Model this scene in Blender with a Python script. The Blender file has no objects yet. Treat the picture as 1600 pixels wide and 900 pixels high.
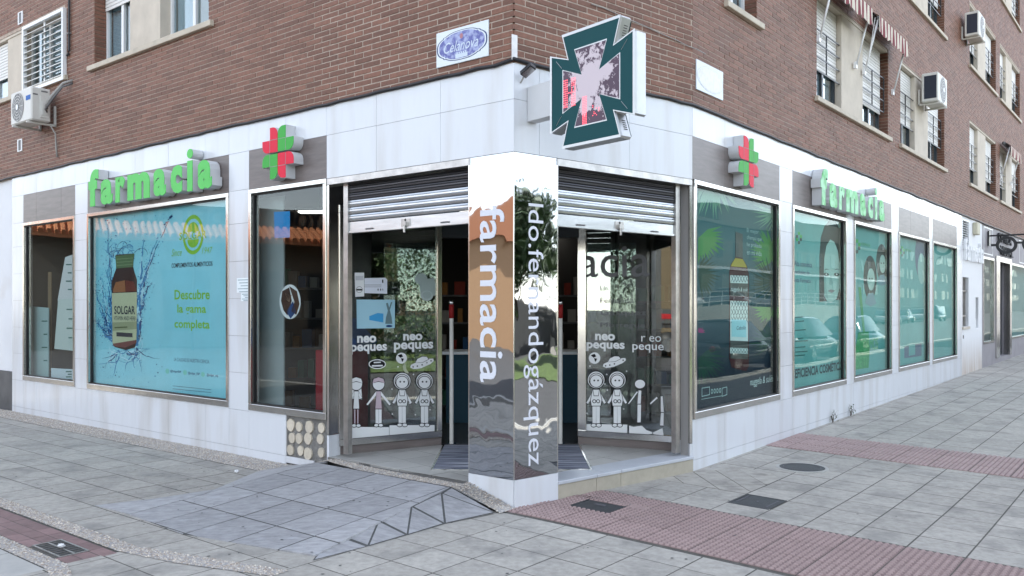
import bpy, bmesh, math, random
from mathutils import Vector, Matrix
random.seed(7)
D = bpy.data
SC = bpy.context.scene
COL = SC.collection
rad = math.radians
# ------------------------------------------------------------------ camera
FPX, HOR, CZ = 1305.0, 477.0, 1.77          # focal length and horizon in photo pixels (1600 wide), eye height
cd = D.cameras.new('camera'); cam = D.objects.new('camera', cd); COL.objects.link(cam)
cam.location = (0, 0, CZ); cam.rotation_euler = (rad(90), 0, 0)
cd.sensor_fit = 'HORIZONTAL'; cd.sensor_width = 36.0; cd.lens = 36.0 * FPX / 1600.0
cd.shift_y = (HOR - 450.0) / 1600.0
cd.clip_end = 2000.0; cd.clip_start = 0.05
SC.camera = cam
# ------------------------------------------------------------------ light
SUN_DIR = Vector((0.35, 0.937, 0)).normalized(); SUN_EL = rad(52)
world = D.worlds.new('World'); SC.world = world; world.use_nodes = True
wn = world.node_tree.nodes; wl = world.node_tree.links
sky = wn.new('ShaderNodeTexSky'); sky.sky_type = 'NISHITA'; sky.sun_disc = False
sky.sun_elevation = SUN_EL; sky.sun_rotation = math.atan2(SUN_DIR.x, SUN_DIR.y)
sky.air_density = 1.0; sky.dust_density = 0.1; sky.ozone_density = 1.0
hs_ = wn.new('ShaderNodeHueSaturation'); hs_.inputs['Saturation'].default_value = 0.42; wl.new(sky.outputs[0], hs_.inputs['Color']); wl.new(hs_.outputs[0], wn['Background'].inputs[0]); wn['Background'].inputs[1].default_value = 0.145
sd = D.lights.new('sun', 'SUN'); sd.energy = 4.0; sd.angle = rad(0.5); sd.color = (1.0, 0.95, 0.87)
sun = D.objects.new('sun', sd); COL.objects.link(sun)
sv = Vector((SUN_DIR.x * math.cos(SUN_EL), SUN_DIR.y * math.cos(SUN_EL), math.sin(SUN_EL)))
sun.rotation_euler = sv.to_track_quat('Z', 'Y').to_euler(); sun.location = sv * 60
SC.view_settings.view_transform = 'Standard'; SC.view_settings.look = 'None'
SC.view_settings.gamma = 1.0; SC.view_settings.exposure = 2.0
SC.cycles.max_bounces = 8; SC.cycles.transparent_max_bounces = 12; SC.cycles.caustics_reflective = False
# ------------------------------------------------------------------ geometry helpers
wloc = {}
class MB:
    def __init__(s): s.v = []; s.f = []
    def quad(s, *p):
        i = len(s.v); s.v += [Vector(q) for q in p]; s.f.append(tuple(range(i, i + len(p))))
    def hexa(s, p):                        # p: 4 bottom, 4 top
        i = len(s.v); s.v += [Vector(q) for q in p]
        for a in ((0, 1, 2, 3), (4, 5, 6, 7), (0, 1, 5, 4), (1, 2, 6, 5), (2, 3, 7, 6), (3, 0, 4, 7)):
            s.f.append(tuple(i + k for k in a))
        return s
    def box(s, F, s0, s1, q0, q1, z0, z1):
        s.hexa([F(s0, q0, z0), F(s1, q0, z0), F(s1, q1, z0), F(s0, q1, z0), F(s0, q0, z1), F(s1, q0, z1), F(s1, q1, z1), F(s0, q1, z1)])
        return s
    def prism(s, pts, vec):                # polygon extruded by vec, both caps
        vec = Vector(vec); i = len(s.v); n = len(pts)
        s.v += [Vector(p) for p in pts] + [Vector(p) + vec for p in pts]
        s.f.append(tuple(range(i, i + n))); s.f.append(tuple(range(i + n, i + 2 * n)))
        for k in range(n):
            j = (k + 1) % n; s.f.append((i + k, i + j, i + n + j, i + n + k))
        return s
    def tube(s, path, r, n=8, cap=True):
        path = [Vector(p) for p in path]; rs = r if isinstance(r, (list, tuple)) else [r] * len(path)
        base = len(s.v)
        for k, p in enumerate(path):
            t = (path[min(k + 1, len(path) - 1)] - path[max(k - 1, 0)])
            t = t.normalized() if t.length > 1e-9 else Vector((0, 0, 1))
            a = Vector((0, 0, 1)) if abs(t.z) < .9 else Vector((1, 0, 0))
            x = t.cross(a).normalized(); y = t.cross(x)
            for j in range(n):
                an = 2 * math.pi * j / n; s.v.append(p + (x * math.cos(an) + y * math.sin(an)) * rs[k])
        for k in range(len(path) - 1):
            for j in range(n):
                a = base + k * n + j; b = base + k * n + (j + 1) % n
                s.f.append((a, b, b + n, a + n))
        if cap:
            s.f.append(tuple(base + j for j in range(n))); s.f.append(tuple(base + (len(path) - 1) * n + j for j in range(n)))
        return s
    def disc(s, c, x, y, rx, ry, n=24):
        s.quad(*[Vector(c) + Vector(x) * rx * math.cos(2 * math.pi * k / n) + Vector(y) * ry * math.sin(2 * math.pi * k / n) for k in range(n)])
        return s
    def sphere(s, c, r, nu=12, nv=8, ax=(1, 1, 1)):
        i = len(s.v); c = Vector(c)
        for a in range(nv + 1):
            th = math.pi * a / nv
            for b in range(nu):
                ph = 2 * math.pi * b / nu
                s.v.append(c + Vector((r * ax[0] * math.sin(th) * math.cos(ph), r * ax[1] * math.sin(th) * math.sin(ph), r * ax[2] * math.cos(th))))
        for a in range(nv):
            for b in range(nu):
                s.f.append((i + a * nu + b, i + a * nu + (b + 1) % nu, i + (a + 1) * nu + (b + 1) % nu, i + (a + 1) * nu + b))
        return s
    def build(s, name, mat, parent=None, smooth=False, bevel=0, fixn=True, **tags):
        if not s.v: return None
        lo = [min(v[k] for v in s.v) for k in range(3)]; hi = [max(v[k] for v in s.v) for k in range(3)]
        o0 = Vector(((lo[0] + hi[0]) / 2, (lo[1] + hi[1]) / 2, lo[2]))
        me = D.meshes.new(name); me.from_pydata([v - o0 for v in s.v], [], s.f); me.update()
        if fixn:
            bm = bmesh.new(); bm.from_mesh(me); bmesh.ops.recalc_face_normals(bm, faces=bm.faces)
            if bevel: bmesh.ops.bevel(bm, geom=bm.edges[:], offset=bevel, segments=1, affect='EDGES', profile=.5)
            bm.to_mesh(me); bm.free()
        if smooth:
            for p in me.polygons: p.use_smooth = True
        me.materials.append(mat)
        return put(me, name, o0, parent, **tags)
def put(me, name, loc, parent=None, rot=None, **tags):
    o = D.objects.new(name, me); COL.objects.link(o)
    m = Matrix.Translation(loc)
    if rot is not None: m = m @ rot.to_4x4()
    o.matrix_world = m; wloc[o.name] = Vector(loc)
    if parent is not None:
        o.parent = parent; o.matrix_parent_inverse = Matrix.Translation(-wloc[parent.name])
        o.matrix_basis = m
    for k, v in tags.items(): o[k] = v
    return o
def thing(name, label, cat, loc, group=None):
    o = D.objects.new(name, None); COL.objects.link(o); o.empty_display_size = .1
    o.location = loc; wloc[o.name] = Vector(loc)
    o['label'] = label; o['category'] = cat
    if group: o['group'] = group
    return o
def structure(o): o['kind'] = 'structure'; return o
# wall frames: F(s, q, z) = point s metres along the wall, q metres out of it, z up
class Frame:
    def __init__(s, o, u, n): s.o = Vector(o); s.u = Vector(u); s.n = Vector(n); s.flip = s.u.cross(Vector((0, 0, 1))).dot(s.n) < 0
    def __call__(s, a, q, z): return s.o + s.u * a + s.n * q + Vector((0, 0, z))
    def px(s, x, y, q=0.0):                # photo pixel on the plane q -> (s, z)
        o = s.o + s.n * q; k = (x - 800.0) / FPX
        a = (k * o.y - o.x) / (s.u.x - k * s.u.y); p = o + s.u * a
        return a, CZ + (HOR - y) / FPX * p.y
    def right(s): return -s.u if s.flip else s.u
    def inv(s, p): d = Vector(p) - s.o; return d.dot(s.u), d.dot(s.n)
def unit(x, y): return Vector((x, y, 0)).normalized()
DK = 7.28
K = Vector(((803 - 800) / FPX * DK, DK, 0))
uL = unit((-838 - 800) / FPX, 1); nL = Vector((-uL.y, uL.x, 0))
uC = unit((2340 - 800) / FPX, 1); nC = Vector((uC.y, -uC.x, 0))
uR = unit((1852 - 800) / FPX, 1); nR = Vector((uR.y, -uR.x, 0))
L = Frame(K, uL, nL); C = Frame(K, uC, nC)
LC = C.px(1082, 400)[0]
R0 = C(LC, 0, 0); R = Frame(R0, uR, nR)
GR = Frame((0, 0, 0), (1, 0, 0), (0, 1, 0))          # world axes: s = x, q = y
def gz(p):                                           # lie of the pavement
    s, n = R.inv(p); return .0085 * max(0, min(s, 30)) - .02 * max(0, min(n, 5))
def rect_minus(r, holes):
    out = [r]
    for h in holes:
        nx = []
        for (a, b, c, d) in out:
            if h[1] <= a or h[0] >= b or h[3] <= c or h[2] >= d: nx.append((a, b, c, d)); continue
            x0, x1 = max(a, h[0]), min(b, h[1])
            if a < h[0]: nx.append((a, h[0], c, d))
            if h[1] < b: nx.append((h[1], b, c, d))
            if c < h[2]: nx.append((x0, x1, c, h[2]))
            if h[3] < d: nx.append((x0, x1, h[3], d))
        out = nx
    return out
# ------------------------------------------------------------------ materials
def nmat(name):
    m = D.materials.new(name); m.use_nodes = True; n = m.node_tree.nodes; l = m.node_tree.links
    return m, n, l, n['Principled BSDF']
def principled(name, col, rough=.6, metal=0, spec=.5, noise=0, nscale=8, bump=0, bscale=60, rnd=0, stretch=None, dist=.01, coat=0, tint=None, island=False):
    m, n, l, b = nmat(name)
    b.inputs['Base Color'].default_value = (*col, 1); b.inputs['Roughness'].default_value = rough
    b.inputs['Metallic'].default_value = metal; b.inputs['Specular IOR Level'].default_value = spec
    if coat: b.inputs['Coat Weight'].default_value = coat; b.inputs['Coat Roughness'].default_value = .05
    tc = n.new('ShaderNodeNewGeometry'); src = tc.outputs['Position']
    if stretch:
        mp = n.new('ShaderNodeMapping'); mp.inputs['Scale'].default_value = stretch; l.new(src, mp.inputs['Vector']); src = mp.outputs[0]
    cur = None
    if noise:
        t = n.new('ShaderNodeTexNoise'); t.inputs['Scale'].default_value = nscale; t.inputs['Detail'].default_value = 6; t.inputs['Roughness'].default_value = .65
        l.new(src, t.inputs['Vector'])
        mr = n.new('ShaderNodeMapRange'); mr.inputs[1].default_value = .3; mr.inputs[2].default_value = .7
        mr.inputs[3].default_value = 1 - noise; mr.inputs[4].default_value = 1 + noise; l.new(t.outputs['Fac'], mr.inputs[0]); cur = mr.outputs[0]
    if rnd:
        oi = n.new('ShaderNodeObjectInfo'); r = oi.outputs['Random']
        if island:
            ad = n.new('ShaderNodeMath'); ad.operation = 'ADD'; l.new(r, ad.inputs[0]); l.new(tc.outputs['Random Per Island'], ad.inputs[1])
            fr = n.new('ShaderNodeMath'); fr.operation = 'FRACT'; l.new(ad.outputs[0], fr.inputs[0]); r = fr.outputs[0]
        mr = n.new('ShaderNodeMapRange'); mr.inputs[3].default_value = 1 - rnd; mr.inputs[4].default_value = 1 + rnd; l.new(r, mr.inputs[0])
        if cur:
            mu = n.new('ShaderNodeMath'); mu.operation = 'MULTIPLY'; l.new(cur, mu.inputs[0]); l.new(mr.outputs[0], mu.inputs[1]); cur = mu.outputs[0]
        else: cur = mr.outputs[0]
    if cur:
        vm = n.new('ShaderNodeVectorMath'); vm.operation = 'SCALE'; vm.inputs[0].default_value = col; l.new(cur, vm.inputs['Scale']); l.new(vm.outputs[0], b.inputs['Base Color'])
    if tint:                                # large soft stains towards a second colour
        t2 = n.new('ShaderNodeTexNoise'); t2.inputs['Scale'].default_value = tint[1]; t2.inputs['Detail'].default_value = 5; l.new(src, t2.inputs['Vector'])
        m2 = n.new('ShaderNodeMapRange'); m2.inputs[1].default_value = tint[2]; m2.inputs[2].default_value = tint[3]; m2.inputs[4].default_value = tint[4]; l.new(t2.outputs['Fac'], m2.inputs[0])
        mx = n.new('ShaderNodeMix'); mx.data_type = 'RGBA'; mx.inputs['B'].default_value = (*tint[0], 1)
        if cur: l.new(vm.outputs[0], mx.inputs['A'])
        else: mx.inputs['A'].default_value = (*col, 1)
        l.new(m2.outputs[0], mx.inputs['Factor']); l.new(mx.outputs['Result'], b.inputs['Base Color'])
    if bump:
        t3 = n.new('ShaderNodeTexNoise'); t3.inputs['Scale'].default_value = bscale; t3.inputs['Detail'].default_value = 4; l.new(src, t3.inputs['Vector'])
        bp = n.new('ShaderNodeBump'); bp.inputs['Strength'].default_value = bump; bp.inputs['Distance'].default_value = dist; l.new(t3.outputs['Fac'], bp.inputs['Height']); l.new(bp.outputs[0], b.inputs['Normal'])
    return m
def glassmat(name, tint, refl=1.0, f0=.045):   # Schlick reflection on each face of a clear pane
    m, n, l, b = nmat(name); n.remove(b)
    tr = n.new('ShaderNodeBsdfTransparent'); tr.inputs[0].default_value = (*tint, 1)
    gl = n.new('ShaderNodeBsdfGlossy'); gl.inputs['Roughness'].default_value = 0.0; gl.inputs['Color'].default_value = (.95, .97, .97, 1)
    nz = n.new('ShaderNodeTexNoise'); nz.inputs['Scale'].default_value = .9; nz.inputs['Detail'].default_value = 0
    bp = n.new('ShaderNodeBump'); bp.inputs['Strength'].default_value = .12; bp.inputs['Distance'].default_value = .03
    ge = n.new('ShaderNodeNewGeometry'); l.new(ge.outputs['Position'], nz.inputs['Vector']); l.new(nz.outputs['Fac'], bp.inputs['Height']); l.new(bp.outputs[0], gl.inputs['Normal'])
    lw = n.new('ShaderNodeLayerWeight'); lw.inputs['Blend'].default_value = .5
    pw = n.new('ShaderNodeMath'); pw.operation = 'POWER'; pw.inputs[1].default_value = 5; l.new(lw.outputs['Facing'], pw.inputs[0])
    mu = n.new('ShaderNodeMath'); mu.operation = 'MULTIPLY_ADD'; mu.use_clamp = True; mu.inputs[1].default_value = .95 * refl; mu.inputs[2].default_value = f0 * refl; l.new(pw.outputs[0], mu.inputs[0])
    mx = n.new('ShaderNodeMixShader'); l.new(mu.outputs[0], mx.inputs[0]); l.new(tr.outputs[0], mx.inputs[1]); l.new(gl.outputs[0], mx.inputs[2])
    l.new(mx.outputs[0], n['Material Output'].inputs[0])
    return m
def emit(name, col, st):
    m, n, l, b = nmat(name); b.inputs['Base Color'].default_value = (*col, 1); b.inputs['Emission Color'].default_value = (*col, 1); b.inputs['Emission Strength'].default_value = st
    return m
def mirrormat():
    m, n, l, b = nmat('mirror_steel'); b.inputs['Metallic'].default_value = 1; b.inputs['Base Color'].default_value = (.44, .46, .48, 1); b.inputs['Roughness'].default_value = .025
    ge = n.new('ShaderNodeNewGeometry'); mp = n.new('ShaderNodeMapping'); mp.inputs['Scale'].default_value = (1.3, 1.3, .9); l.new(ge.outputs['Position'], mp.inputs[0])
    t = n.new('ShaderNodeTexNoise'); t.inputs['Scale'].default_value = 2.3; t.inputs['Detail'].default_value = 2.0; t.inputs['Roughness'].default_value = .33; t.inputs['Distortion'].default_value = .3; l.new(mp.outputs[0], t.inputs['Vector'])
    bp = n.new('ShaderNodeBump'); bp.inputs['Strength'].default_value = .5; bp.inputs['Distance'].default_value = .013; l.new(t.outputs['Fac'], bp.inputs['Height']); l.new(bp.outputs[0], b.inputs['Normal'])
    return m
def gravelmat():
    m, n, l, b = nmat('pebble'); b.inputs['Roughness'].default_value = .8
    ge = n.new('ShaderNodeNewGeometry'); cr = n.new('ShaderNodeValToRGB'); l.new(ge.outputs['Random Per Island'], cr.inputs[0])
    e = cr.color_ramp.elements; e[0].color = (.26, .21, .17, 1); e[1].color = (.78, .71, .60, 1)
    for p, c in ((.35, (.44, .40, .35)), (.6, (.52, .49, .45)), (.8, (.34, .28, .22))):
        k = e.new(p); k.color = (*c, 1)
    l.new(cr.outputs[0], b.inputs['Base Color'])
    return m
M = {}
M['brick'] = principled('brick', (.180, .080, .051), .66, noise=.22, nscale=30, bump=.25, bscale=180, rnd=.22, island=True, dist=.004)
M['mortar'] = principled('mortar', (.42, .34, .28), .9, noise=.25, nscale=14, bump=.3, bscale=150)
M['white'] = principled('white_tile', (.70, .725, .76), .22, noise=.03, nscale=1.5, rnd=.02, stretch=(2.6, 2.6, .4), tint=((.44, .41, .37), 1.5, .47, .8, .6))
M['joint'] = principled('joint', (.32, .31, .30), .9)
M['stone'] = principled('grey_stone', (.165, .14, .132), .38, noise=.22, nscale=5, stretch=(.5, .5, 4), rnd=.05, bump=.1, bscale=40)
M['plinth'] = principled('dark_plinth', (.075, .078, .085), .55, noise=.3, nscale=4)
M['steel'] = principled('steel', (.62, .61, .59), .16, metal=1, noise=.12, nscale=3, stretch=(1, 1, .25), bump=.06, bscale=9, dist=.02)
M['steel_rough'] = principled('steel_rough', (.45, .44, .43), .34, metal=1, noise=.25, nscale=6)
M['mirror'] = mirrormat()
M['shutter'] = principled('galvanised', (.56, .58, .60), .27, metal=1, noise=.15, nscale=5, stretch=(.4, .4, 3))
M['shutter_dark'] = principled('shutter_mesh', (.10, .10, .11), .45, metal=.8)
M['black'] = principled('black', (.012, .012, .013), .5)
M['black_metal'] = principled('black_metal', (.02, .021, .024), .35)
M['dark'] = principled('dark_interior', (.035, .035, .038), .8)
M['glass'] = glassmat('window_glass', (.92, .95, .95), .8, .045)
M['glass_r'] = glassmat('tinted_glass', (.88, .96, .94), .44, .05)
M['glass_d'] = glassmat('door_glass', (.84, .89, .87), 2.1, .065)
M['pane'] = glassmat('house_pane', (.75, .82, .84), 1.3, .08)
M['slab'] = principled('slab', (.37, .352, .315), .85, noise=.2, nscale=16, bump=.5, bscale=110, rnd=.09, island=True, tint=((.13, .13, .125), 2.6, .5, .74, .55), dist=.006)
M['slab_smooth'] = principled('slab_smooth', (.42, .415, .39), .75, noise=.12, nscale=5, bump=.2, bscale=90, rnd=.05, island=True, tint=((.2, .2, .2), 2, .55, .8, .4), dist=.003)
M['slab_warm'] = principled('slab_warm', (.37, .35, .31), .85, noise=.2, nscale=9, bump=.35, bscale=110, rnd=.06, island=True, tint=((.13, .12, .11), 4, .52, .72, .6))
M['bed'] = principled('joint_dirt', (.085, .08, .07), .95, noise=.3, nscale=20)
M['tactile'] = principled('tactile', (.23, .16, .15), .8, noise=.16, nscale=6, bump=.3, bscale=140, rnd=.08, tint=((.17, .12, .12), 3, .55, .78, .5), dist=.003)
M['dome'] = principled('tactile_dome_lit', (.345, .255, .24), .8, noise=.12, nscale=9, rnd=.05)  # raised parts lighter than the tile base: dot shading painted into the colour
M['gutter'] = principled('gutter_brick', (.22, .14, .135), .8, noise=.2, nscale=9, rnd=.18, bump=.3, bscale=120)
M['ramp'] = principled('ramp_slate', (.325, .325, .332), .7, noise=.24, nscale=9, stretch=(1, 2.4, 1), bump=.5, bscale=22, rnd=.12, dist=.012, tint=((.5, .52, .57), 3.5, .58, .75, .35))
M['ramp_joint'] = principled('ramp_joint', (.075, .077, .075), .9, noise=.2, nscale=20)
M['pebble'] = gravelmat()
M['floor'] = principled('entry_tile', (.43, .42, .39), .4, noise=.1, nscale=3, rnd=.04, tint=((.3, .3, .28), 2.5, .55, .8, .4))
M['floor_edge'] = principled('entry_edge', (.50, .525, .56), .4, noise=.08, nscale=4)
M['riser'] = principled('step_stone', (.42, .385, .31), .55, noise=.12, nscale=5, tint=((.25, .22, .18), 3, .55, .8, .4))
M['asphalt'] = principled('asphalt', (.055, .055, .057), .9, noise=.2, nscale=3, bump=.3, bscale=90)
M['iron'] = principled('cast_iron', (.035, .038, .042), .6, noise=.2, nscale=12, bump=.4, bscale=60)
M['cream'] = principled('cream_render', (.56, .50, .42), .85, noise=.1, nscale=3, tint=((.36, .31, .25), 2, .55, .8, .4))
M['sill'] = principled('sill_stone', (.52, .46, .37), .7, noise=.15, nscale=6, tint=((.3, .25, .19), 3, .5, .8, .5))
M['pvc'] = principled('white_pvc', (.75, .76, .77), .35)
M['blind'] = principled('blind', (.70, .69, .66), .5, noise=.03)
M['alu_dark'] = principled('dark_aluminium', (.022, .03, .036), .35)
M['curtain'] = principled('curtain', (.72, .77, .82), .9)
M['ac'] = principled('ac_casing', (.62, .61, .57), .45, noise=.06, nscale=3)
M['ac_dark'] = principled('ac_grille', (.13, .13, .135), .5)
M['ac_black'] = principled('ac_fins', (.012, .018, .035), .4)
M['green'] = principled('green_acrylic', (.08, .56, .09), .5, noise=.06, nscale=4)
M['green_pale'] = principled('green_acrylic_faded', (.10, .50, .14), .5, noise=.3, nscale=5, tint=((.42, .80, .52), 6, .40, .6, .85))
M['green2'] = principled('green_film', (.05, .40, .06), .55, spec=.3); M['red'] = principled('red_film', (.74, .012, .05), .55, spec=.3)
M['sign_side'] = principled('sign_return', (.60, .61, .62), .5, metal=0, noise=.05, nscale=3)
M['cable'] = principled('cable', (.012, .012, .016), .5)
M['cable_grey'] = principled('cable_grey', (.33, .32, .30), .6)
M['paint_wall'] = principled('painted_wall', (.72, .74, .77), .6, noise=.04, nscale=2, tint=((.45, .33, .2), .9, .58, .8, .35))
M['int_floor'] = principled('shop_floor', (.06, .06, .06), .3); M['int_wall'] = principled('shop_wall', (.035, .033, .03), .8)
M['lamp'] = emit('ceiling_lamp', (1, .97, .9), 1.0)
M['led'] = emit('red_led', (1, .10, .14), .5)
M['bark'] = principled('bark', (.09, .065, .045), .9, noise=.3, nscale=15)
M['leaf'] = principled('leaf', (.055, .095, .028), .6, rnd=.35, island=True); M['leaf2'] = principled('leaf_dark', (.035, .065, .022), .6, rnd=.35, island=True)
def flat(name, col, rough=.55):
    if name not in M: M[name] = principled(name, col, rough, spec=.12)
    return M[name]
# ------------------------------------------------------------------ lettering
FONT = {}
def text_mesh(body, bold=0.0, extrude=0.0, shear=0.0, res=3):
    cu = D.curves.new('txt', 'FONT'); cu.body = body; cu.offset = bold; cu.extrude = extrude; cu.resolution_u = res; cu.shear = shear
    o = D.objects.new('txt', cu); COL.objects.link(o)
    bpy.context.view_layer.update()
    me = D.meshes.new_from_object(o.evaluated_get(bpy.context.evaluated_depsgraph_get()))
    D.objects.remove(o); D.curves.remove(cu)
    return me
def text_fit(body, o, x, y, w, h, nrm, mat, name='lettering', parent=None, bold=0.0, depth=0.0, shear=0.0, off=0.0):
    """text scaled into the w x h box with lower-left o, axes x, y; depth along nrm"""
    key = (body, bold, depth > 0, shear)
    if key not in FONT:
        me = text_mesh(body, bold, .5 if depth > 0 else 0, shear)
        vs = [v.co.copy() for v in me.vertices]; fs = [tuple(p.vertices) for p in me.polygons]; FONT[key] = (vs, fs); D.meshes.remove(me)
    vs, fs = FONT[key]
    if not vs: return None
    x0 = min(v.x for v in vs); x1 = max(v.x for v in vs); y0 = min(v.y for v in vs); y1 = max(v.y for v in vs)
    mb = MB(); x = Vector(x); y = Vector(y); nrm = Vector(nrm)
    mb.v = [Vector(o) + x * ((v.x - x0) / max(x1 - x0, 1e-6) * w) + y * ((v.y - y0) / max(y1 - y0, 1e-6) * h) + nrm * (off + (v.z + (.5 if depth else 0)) * depth) for v in vs]
    mb.f = list(fs)
    return mb.build(name, mat, parent, fixn=False)
def text_px(F, body, x0, x1, yt, yb, q, mat, name='lettering', parent=None, ym=None, **kw):
    """text on the wall plane q, boxed by photo pixels x0..x1 and, at the middle, yt..yb"""
    sa, _ = F.px(x0, yt, q); sb, _ = F.px(x1, yt, q); xm = (x0 + x1) / 2
    zt = F.px(xm, yt, q)[1]; zb = F.px(xm, yb, q)[1]
    return text_fit(body, F(sa, q, zb), F.right(), (0, 0, 1), abs(sb - sa), zt - zb, F.n, mat, name, parent, **kw)
def poly_px(F, pts, q, mat, name, parent=None, th=0.0008):
    mb = MB(); P = []
    for x, y in pts:
        s, z = F.px(x, y, q); P.append(F(s, q, z))
    mb.prism(P, F.n * th)
    return mb.build(name, mat, parent)
# ================================================================== ground
def clip_poly(poly, region):
    def inside(p, a, b): return (b[0] - a[0]) * (p[1] - a[1]) - (b[1] - a[1]) * (p[0] - a[0]) >= -1e-9
    ar = sum(region[i][0] * region[(i + 1) % len(region)][1] - region[(i + 1) % len(region)][0] * region[i][1] for i in range(len(region)))
    if ar < 0: region = region[::-1]
    out = poly
    for i in range(len(region)):
        a, b = region[i], region[(i + 1) % len(region)]
        src, out = out, []
        for j in range(len(src)):
            p, q = src[j], src[(j + 1) % len(src)]; ip, iq = inside(p, a, b), inside(q, a, b)
            if ip: out.append(p)
            if ip != iq:
                d1 = (b[0] - a[0]) * (p[1] - a[1]) - (b[1] - a[1]) * (p[0] - a[0]); d2 = (b[0] - a[0]) * (q[1] - a[1]) - (b[1] - a[1]) * (q[0] - a[0])
                t = d1 / (d1 - d2); out.append((p[0] + (q[0] - p[0]) * t, p[1] + (q[1] - p[1]) * t))
        if len(out) < 3: return []
    return out
def area2(p): return abs(sum(p[i][0] * p[(i + 1) % len(p)][1] - p[(i + 1) % len(p)][0] * p[i][1] for i in range(len(p)))) / 2
def pieces(F, region, a0, da, b0, db, gap, ang=0, holes=()):
    xs = [p[0] for p in region]; ys = [p[1] for p in region]; out = []
    ca, sa = math.cos(ang), math.sin(ang)
    r = max(max(xs) - min(xs), max(ys) - min(ys)) * 1.5 if ang else 0
    i0 = math.floor((min(xs) - a0 - r) / da); i1 = math.ceil((max(xs) - a0 + r) / da); j0 = math.floor((min(ys) - b0 - r) / db); j1 = math.ceil((max(ys) - b0 + r) / db)
    for i in range(i0, i1):
        for j in range(j0, j1):
            c = [(a0 + (i + u) * da + (gap / 2 if u == 0 else -gap / 2), b0 + (j + v) * db + (gap / 2 if v == 0 else -gap / 2)) for u, v in ((0, 0), (1, 0), (1, 1), (0, 1))]
            if ang: c = [(a0 + (x - a0) * ca - (y - b0) * sa, b0 + (x - a0) * sa + (y - b0) * ca) for x, y in c]
            p = clip_poly(c, region)
            if len(p) > 2 and area2(p) > .0012:
                if any(all(h[0] - .01 < x < h[1] + .01 and h[2] - .01 < y < h[3] + .01 for x, y in p) for h in holes): continue
                out.append((i, j, [F(x, y, 0) for x, y in p]))
    return out
def slab_mb(mb, top, zf, up=.0, th=.03, ch=.0018, sink=0.0):
    n = len(top); c = sum(top, Vector()) / n; i = len(mb.v)
    dz = random.uniform(-.0012, .0012)
    for p in top: mb.v.append(Vector((p.x, p.y, zf(p) + up - th)))
    for p in top: mb.v.append(Vector((p.x, p.y, zf(p) + up - ch + dz)))
    for p in top:
        d = (c - p); d = d * min(.4, ch * 1.4 / max(d.length, 1e-4)); q = p + d; mb.v.append(Vector((q.x, q.y, zf(q) + up + dz)))
    for k in range(n):
        j = (k + 1) % n
        mb.f.append((i + k, i + j, i + n + j, i + n + k)); mb.f.append((i + n + k, i + n + j, i + 2 * n + j, i + 2 * n + k))
    mb.f.append(tuple(i + 2 * n + k for k in range(n)))
road = MB(); road.quad((-300, -300, -.13), (300, -300, -.13), (300, 300, -.13), (-300, 300, -.13))
structure(road.build('road', M['asphalt'], fixn=False))
bed = MB()
SS = [-8.5, 0, 30, 62]; NN = [-16, -.36, .21, 4.6]
for i in range(3):
    for j in range(3):
        bed.quad(*[(lambda p: Vector((p.x, p.y, gz(p) - .0016)))(R(SS[i + a], NN[j + b], 0)) for a, b in ((0, 0), (1, 0), (1, 1), (0, 1))])
pave = structure(bed.build('pavement', M['bed'], fixn=False))
kb = MB()
for s0 in range(-9, 62, 2):
    a, b = R(s0, 4.6, 0), R(s0 + 1.99, 4.6, 0); z = gz(a)
    kb.hexa([a + Vector((0, 0, -.2)), b + Vector((0, 0, -.2)), b + nR * .15 + Vector((0, 0, -.2)), a + nR * .15 + Vector((0, 0, -.2)), a + Vector((0, 0, z)), b + Vector((0, 0, z)), b + nR * .15 + Vector((0, 0, z)), a + nR * .15 + Vector((0, 0, z))])
for k in range(0, 20):
    a, b = R(-8.5, 4.6 - k, 0), R(-8.5, 3.61 - k, 0)
    kb.hexa([a + Vector((0, 0, -.2)), b + Vector((0, 0, -.2)), b - uR * .15 + Vector((0, 0, -.2)), a - uR * .15 + Vector((0, 0, -.2)), a, b, b - uR * .15, a - uR * .15])
structure(kb.build('kerb', M['slab_smooth']))
cand = []
def zone(F, reg, a0, da, b0, db, mat, up=0, gap=.011, holes=()):
    for i, j, top in pieces(F, reg, a0, da, b0, db, gap, holes=holes):
        c = sum(top, Vector()) / len(top)
        vis = c.y > 4.6 and abs(c.x / c.y) < .7
        cand.append(((c.length if vis else c.length + 500) , top, mat, up))
HOLE2 = (-1.02, -.58, .85, 1.25); HOLE1 = (-2.08, -1.66, -.15, .25)
zone(L, [(2.6, .42), (12.9, .42), (12.9, 2.62), (2.6, 2.62)], 2.54, .4, 1.44, .4, 'slab')
zone(L, [(2.6, 2.0), (2.6, 2.63), (1.45, 2.63), (.14, 2.29), (.14, 1.95)], 2.54, .4, 1.44, .4, 'slab')
zone(L, [(1.41, 3.27), (9, 3.27), (9, 5.6), (1.41, 5.6)], 1.41, .6, 3.27, .4, 'slab_smooth')
zone(R, [(-8, -.62), (-2.63, -.62), (-2.63, 4.55), (-8, 4.55)], -2.95, .4, -.2, .4, 'slab')
zone(R, [(-8, -1.884), (-5.23, -1.884), (-4.87, -.625), (-8, -.625)], -2.95, .4, -.2, .4, 'slab')
zone(R, [(-1.35, -.5), (2.01, -.5), (2.01, 4.55), (-1.35, 4.55)], -1.38, .4, .05, .4, 'slab', holes=[HOLE2, (-.6, .57, -.6, .85)])
zone(R, [(3.15, -.1), (27, -.1), (27, 4.55), (3.15, 4.55)], 3.15, .4, .05, .4, 'slab')
cand.sort(key=lambda c: c[0])
for k, (d, top, mat, up) in enumerate(cand[:300]):
    mb = MB(); slab_mb(mb, top, gz, up); mb.build('slab', M[mat], pave)
mb = MB()
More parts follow.
